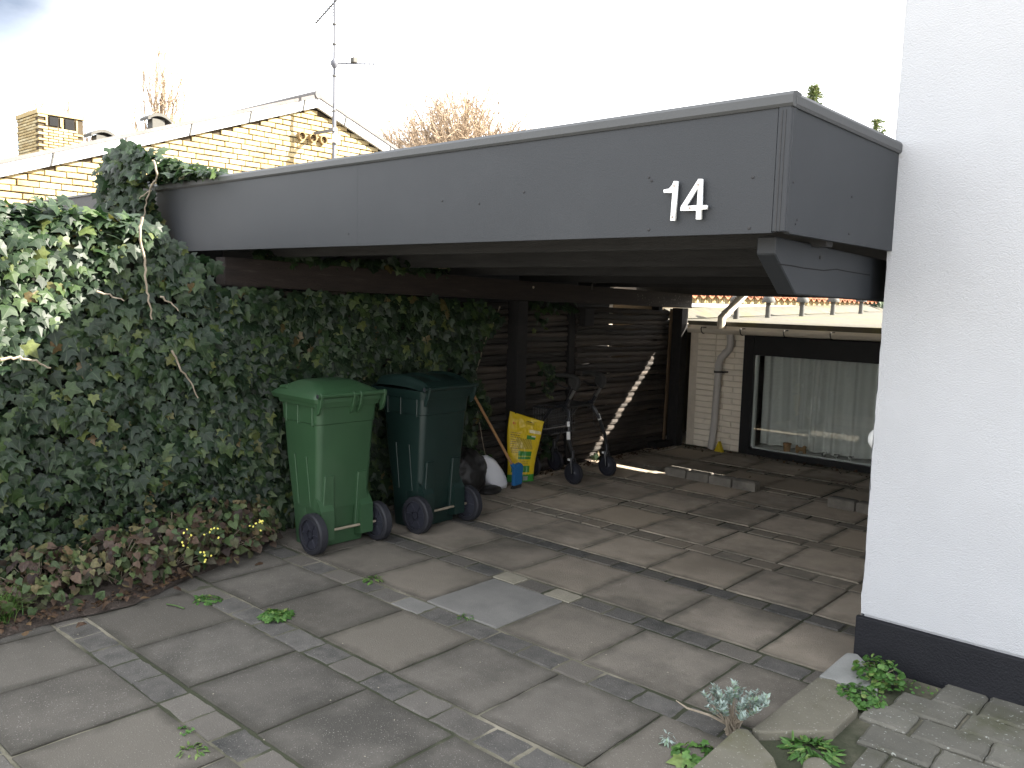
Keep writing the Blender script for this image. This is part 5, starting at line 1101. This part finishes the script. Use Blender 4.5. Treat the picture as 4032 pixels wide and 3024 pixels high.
# crumbs, grit and twigs on the paving
n = 420; P = np.column_stack([rng.uniform(-4.9, -1.4, n), rng.uniform(.9, 8.3, n), np.full(n, .003)]); gm = MB()
for p in P[:120]:
    s = rng.uniform(.0015, .0035); gm.add([p+np.array([-s, -s, 0]), p+np.array([s, -s*.6, 0]), p+np.array([s*.7, s, 0]), p+np.array([-s, s*.8, 0]), p+np.array([0, 0, s*1.2])], [(0, 1, 4), (1, 2, 4), (2, 3, 4), (3, 0, 4)])
gm.build('grit', m_cream, kind='stuff', label='scattered pale grit and crumbs on the slabs', category='grit')
tw = MB(); a = gnd(K(360, 1308)); b = gnd(K(398, 1317)); tw.tube([(a[0], a[1], .008), ((a[0]+b[0])/2, (a[1]+b[1])/2, .012), (b[0], b[1], .007)], .004, 5); tag(tw.build('stalk', m_grass), 'short pale green stalk lying on a slab', 'stalk')
tw = MB(); a = gnd(K(1795, 1040)); b = gnd(K(1850, 1050)); tw.tube([(a[0], a[1], .008), ((a[0]+b[0])/2, (a[1]+b[1])/2+.02, .014), (b[0], b[1], .007)], .005, 5); tag(tw.build('twig', m_bark), 'short dark twig lying behind the loose paving stones', 'twig')

# ================================================================== TREES BEYOND
def tree(base, h, trunk_r, seed, name, label, spread=.5, levels=5, leafn=0, upright=.6, start=.3, kids=(5, 4, 4, 4), rad=1.5, limbs=45):
    rs = np.random.default_rng(seed); t = thing(name, tuple(base), label, 'tree'); segs = []; tips = []
    b0 = np.array(base, float); fork = b0+np.array([0, 0, h*start])
    def limb(p, q, r, lv, bend):
        n_ = 5; d = q-p; ln = np.linalg.norm(d); off_ = rs.normal(0, bend*ln, 3); pts = [p+d*t+off_*math.sin(math.pi*t)*.6+np.array([0, 0, -.0])+rs.normal(0, ln*.015, 3) for t in np.linspace(0, 1, n_+1)]; segs.append((pts, r, lv)); return pts
    limb(b0, b0+np.array([0, 0, h*.8]), trunk_r, 0, .02)
    for k in range(limbs):
        a = rs.random()*6.283; e = math.asin(rs.uniform(.05, 1)); R_ = rs.uniform(.8, 1.05)
        tip = b0+np.array([rad*math.cos(a)*math.cos(e)*R_, rad*math.sin(a)*math.cos(e)*R_, h*(.5+.5*math.sin(e)*R_)]); st_ = fork+np.array([0, 0, h*rs.uniform(0, .3)])*(.5+.5*upright)
        if st_[2] > tip[2]-.1*h: st_[2] = tip[2]-.25*h
        L1 = limb(st_, tip, trunk_r*.4, 1, .08)
        for j in range(kids[1]+3):
            i = rs.integers(1, 5); p = L1[i]+(L1[i+1]-L1[i])*rs.random(); dd_ = (tip-st_)/np.linalg.norm(tip-st_); s_ = rs.normal(0, 1, 3); nd = dd_*.8*upright+s_*.42; nd[2] += .25; nd /= np.linalg.norm(nd); L2 = limb(p, p+nd*rad*rs.uniform(.25, .55), trunk_r*.16, 2, .1)
            for m__ in range(kids[2]):
                i = rs.integers(1, 5); p2 = L2[i]; n2 = nd*.7+rs.normal(0, .5, 3); n2 /= np.linalg.norm(n2); L3 = limb(p2, p2+n2*rad*rs.uniform(.12, .26), trunk_r*.08, 3, .1); tips.append((L3[-1], n2)); tips.append((L3[2], n2))
    tm = MB(); bm_ = MB()
    for pts, r, lv in segs:
        r = max(r, .0048); (tm if lv == 0 else bm_).tube(pts, [r*(1-.6*i/len(pts)) for i in range(len(pts))], 8 if lv == 0 else (5 if lv < 3 else 3), cap=False)
    tm.build('trunk', m_bark, t); bm_.build('branches', m_twig, t, kind='stuff')
    if leafn:
        tp = np.array([q[0] for q in tips]); idx = rs.integers(len(tp), size=leafn); P = tp[idx]+rs.normal(0, .06, (leafn, 3))
        leaves('crown', P, rnd3(leafn, 1), rnd3(leafn, 1), np.full(leafn, .06), 'round', m_autumn, t, kind='stuff')
    return t
def dirpt(px_, dist): d = ray(K(*px_)); q = CAM+d*dist/(d@fw); return q
def tree_at(px_top, dist, name, label, seed, rad, r0=.09, **kw):
    q = dirpt(px_top, dist); tree((q[0], q[1], -.04), q[2]+.04, r0, seed, name, label, rad=rad, **kw)
tree_at((345, 68), 27, 'birch_tree', 'tall thin bare birch rising behind the yellow brick roof ridge', 3, 1.0, spread=.34, levels=4, leafn=300, upright=1.0, start=.4, kids=(9, 5, 4, 3))
tree_at((130, 200), 27, 'birch_tree', 'bare drooping birch top behind the brick chimney', 5, 1.5, spread=.5, levels=4, leafn=300, upright=.7, start=.5, kids=(8, 5, 4, 3))
tree_at((1005, 222), 29, 'bare_tree', 'wide bare reddish tree crown showing above the carport fascia', 8, 3.3, .12, limbs=170, spread=.62, levels=4, leafn=2500, upright=.62, start=.4, kids=(10, 6, 5, 4))
tree_at((930, 262), 31, 'bare_tree', 'second bare reddish tree merging with the wide one above the carport', 18, 2.6, .12, limbs=110, spread=.62, levels=4, leafn=1400, upright=.62, start=.4, kids=(9, 6, 5, 4))
tree_at((855, 275), 29, 'bare_tree', 'small bare tree right of the gable verge', 11, 1.5, limbs=60, spread=.5, levels=4, leafn=300, upright=.62, start=.4, kids=(8, 5, 4, 3))
tree_at((1165, 290), 30, 'bare_tree', 'thin bare twigs just above the carport roof edge', 13, 1.2, .06, spread=.4, levels=4, leafn=80, upright=.9, start=.4, kids=(5, 4, 3, 3))
def conifer(base, h, r, seed, label, dens=1.0):
    rs = np.random.default_rng(seed); t = thing('conifer', tuple(base), label, 'tree'); MB().tube([base, (base[0], base[1], base[2]+h)], [.14, .02], 7).build('trunk', m_bark, t)
    P = []; D = []; st = MB(); z = .25*h
    while z < h:
        rr_ = r*(1-z/h)**.75+.08
        for k in range(7):
            a = rs.random()*6.283; d = np.array([math.cos(a), math.sin(a), .25]); b0 = np.array(base)+np.array([0, 0, z]); st.tube([b0, b0+d*rr_], [.012, .005], 4, cap=False)
            for s in range(int(16*dens)): f = rs.uniform(.2, 1.05); P.append(b0+d*rr_*f+rs.normal(0, .05, 3)); D.append(d+rs.normal(0, .5, 3))
        z += .22
    st.build('branches', m_bark, t, kind='stuff'); P = np.array(P); D = np.array(D); leaves('crown', P, rnd3(len(P), 1), D, np.full(len(P), .16), 'lance', m_conif, t, kind='stuff')
q = dirpt((1755, 230), 30); conifer((q[0], q[1], -.04), 9.42, 1.5, 4, 'dark conifer top peeking over the carport corner', 1.6)
q = dirpt((1893, 300), 30); conifer((q[0], q[1], -.04), 8.38, 1.3, 6, 'slim spruce top peeking between carport and white house', .8)
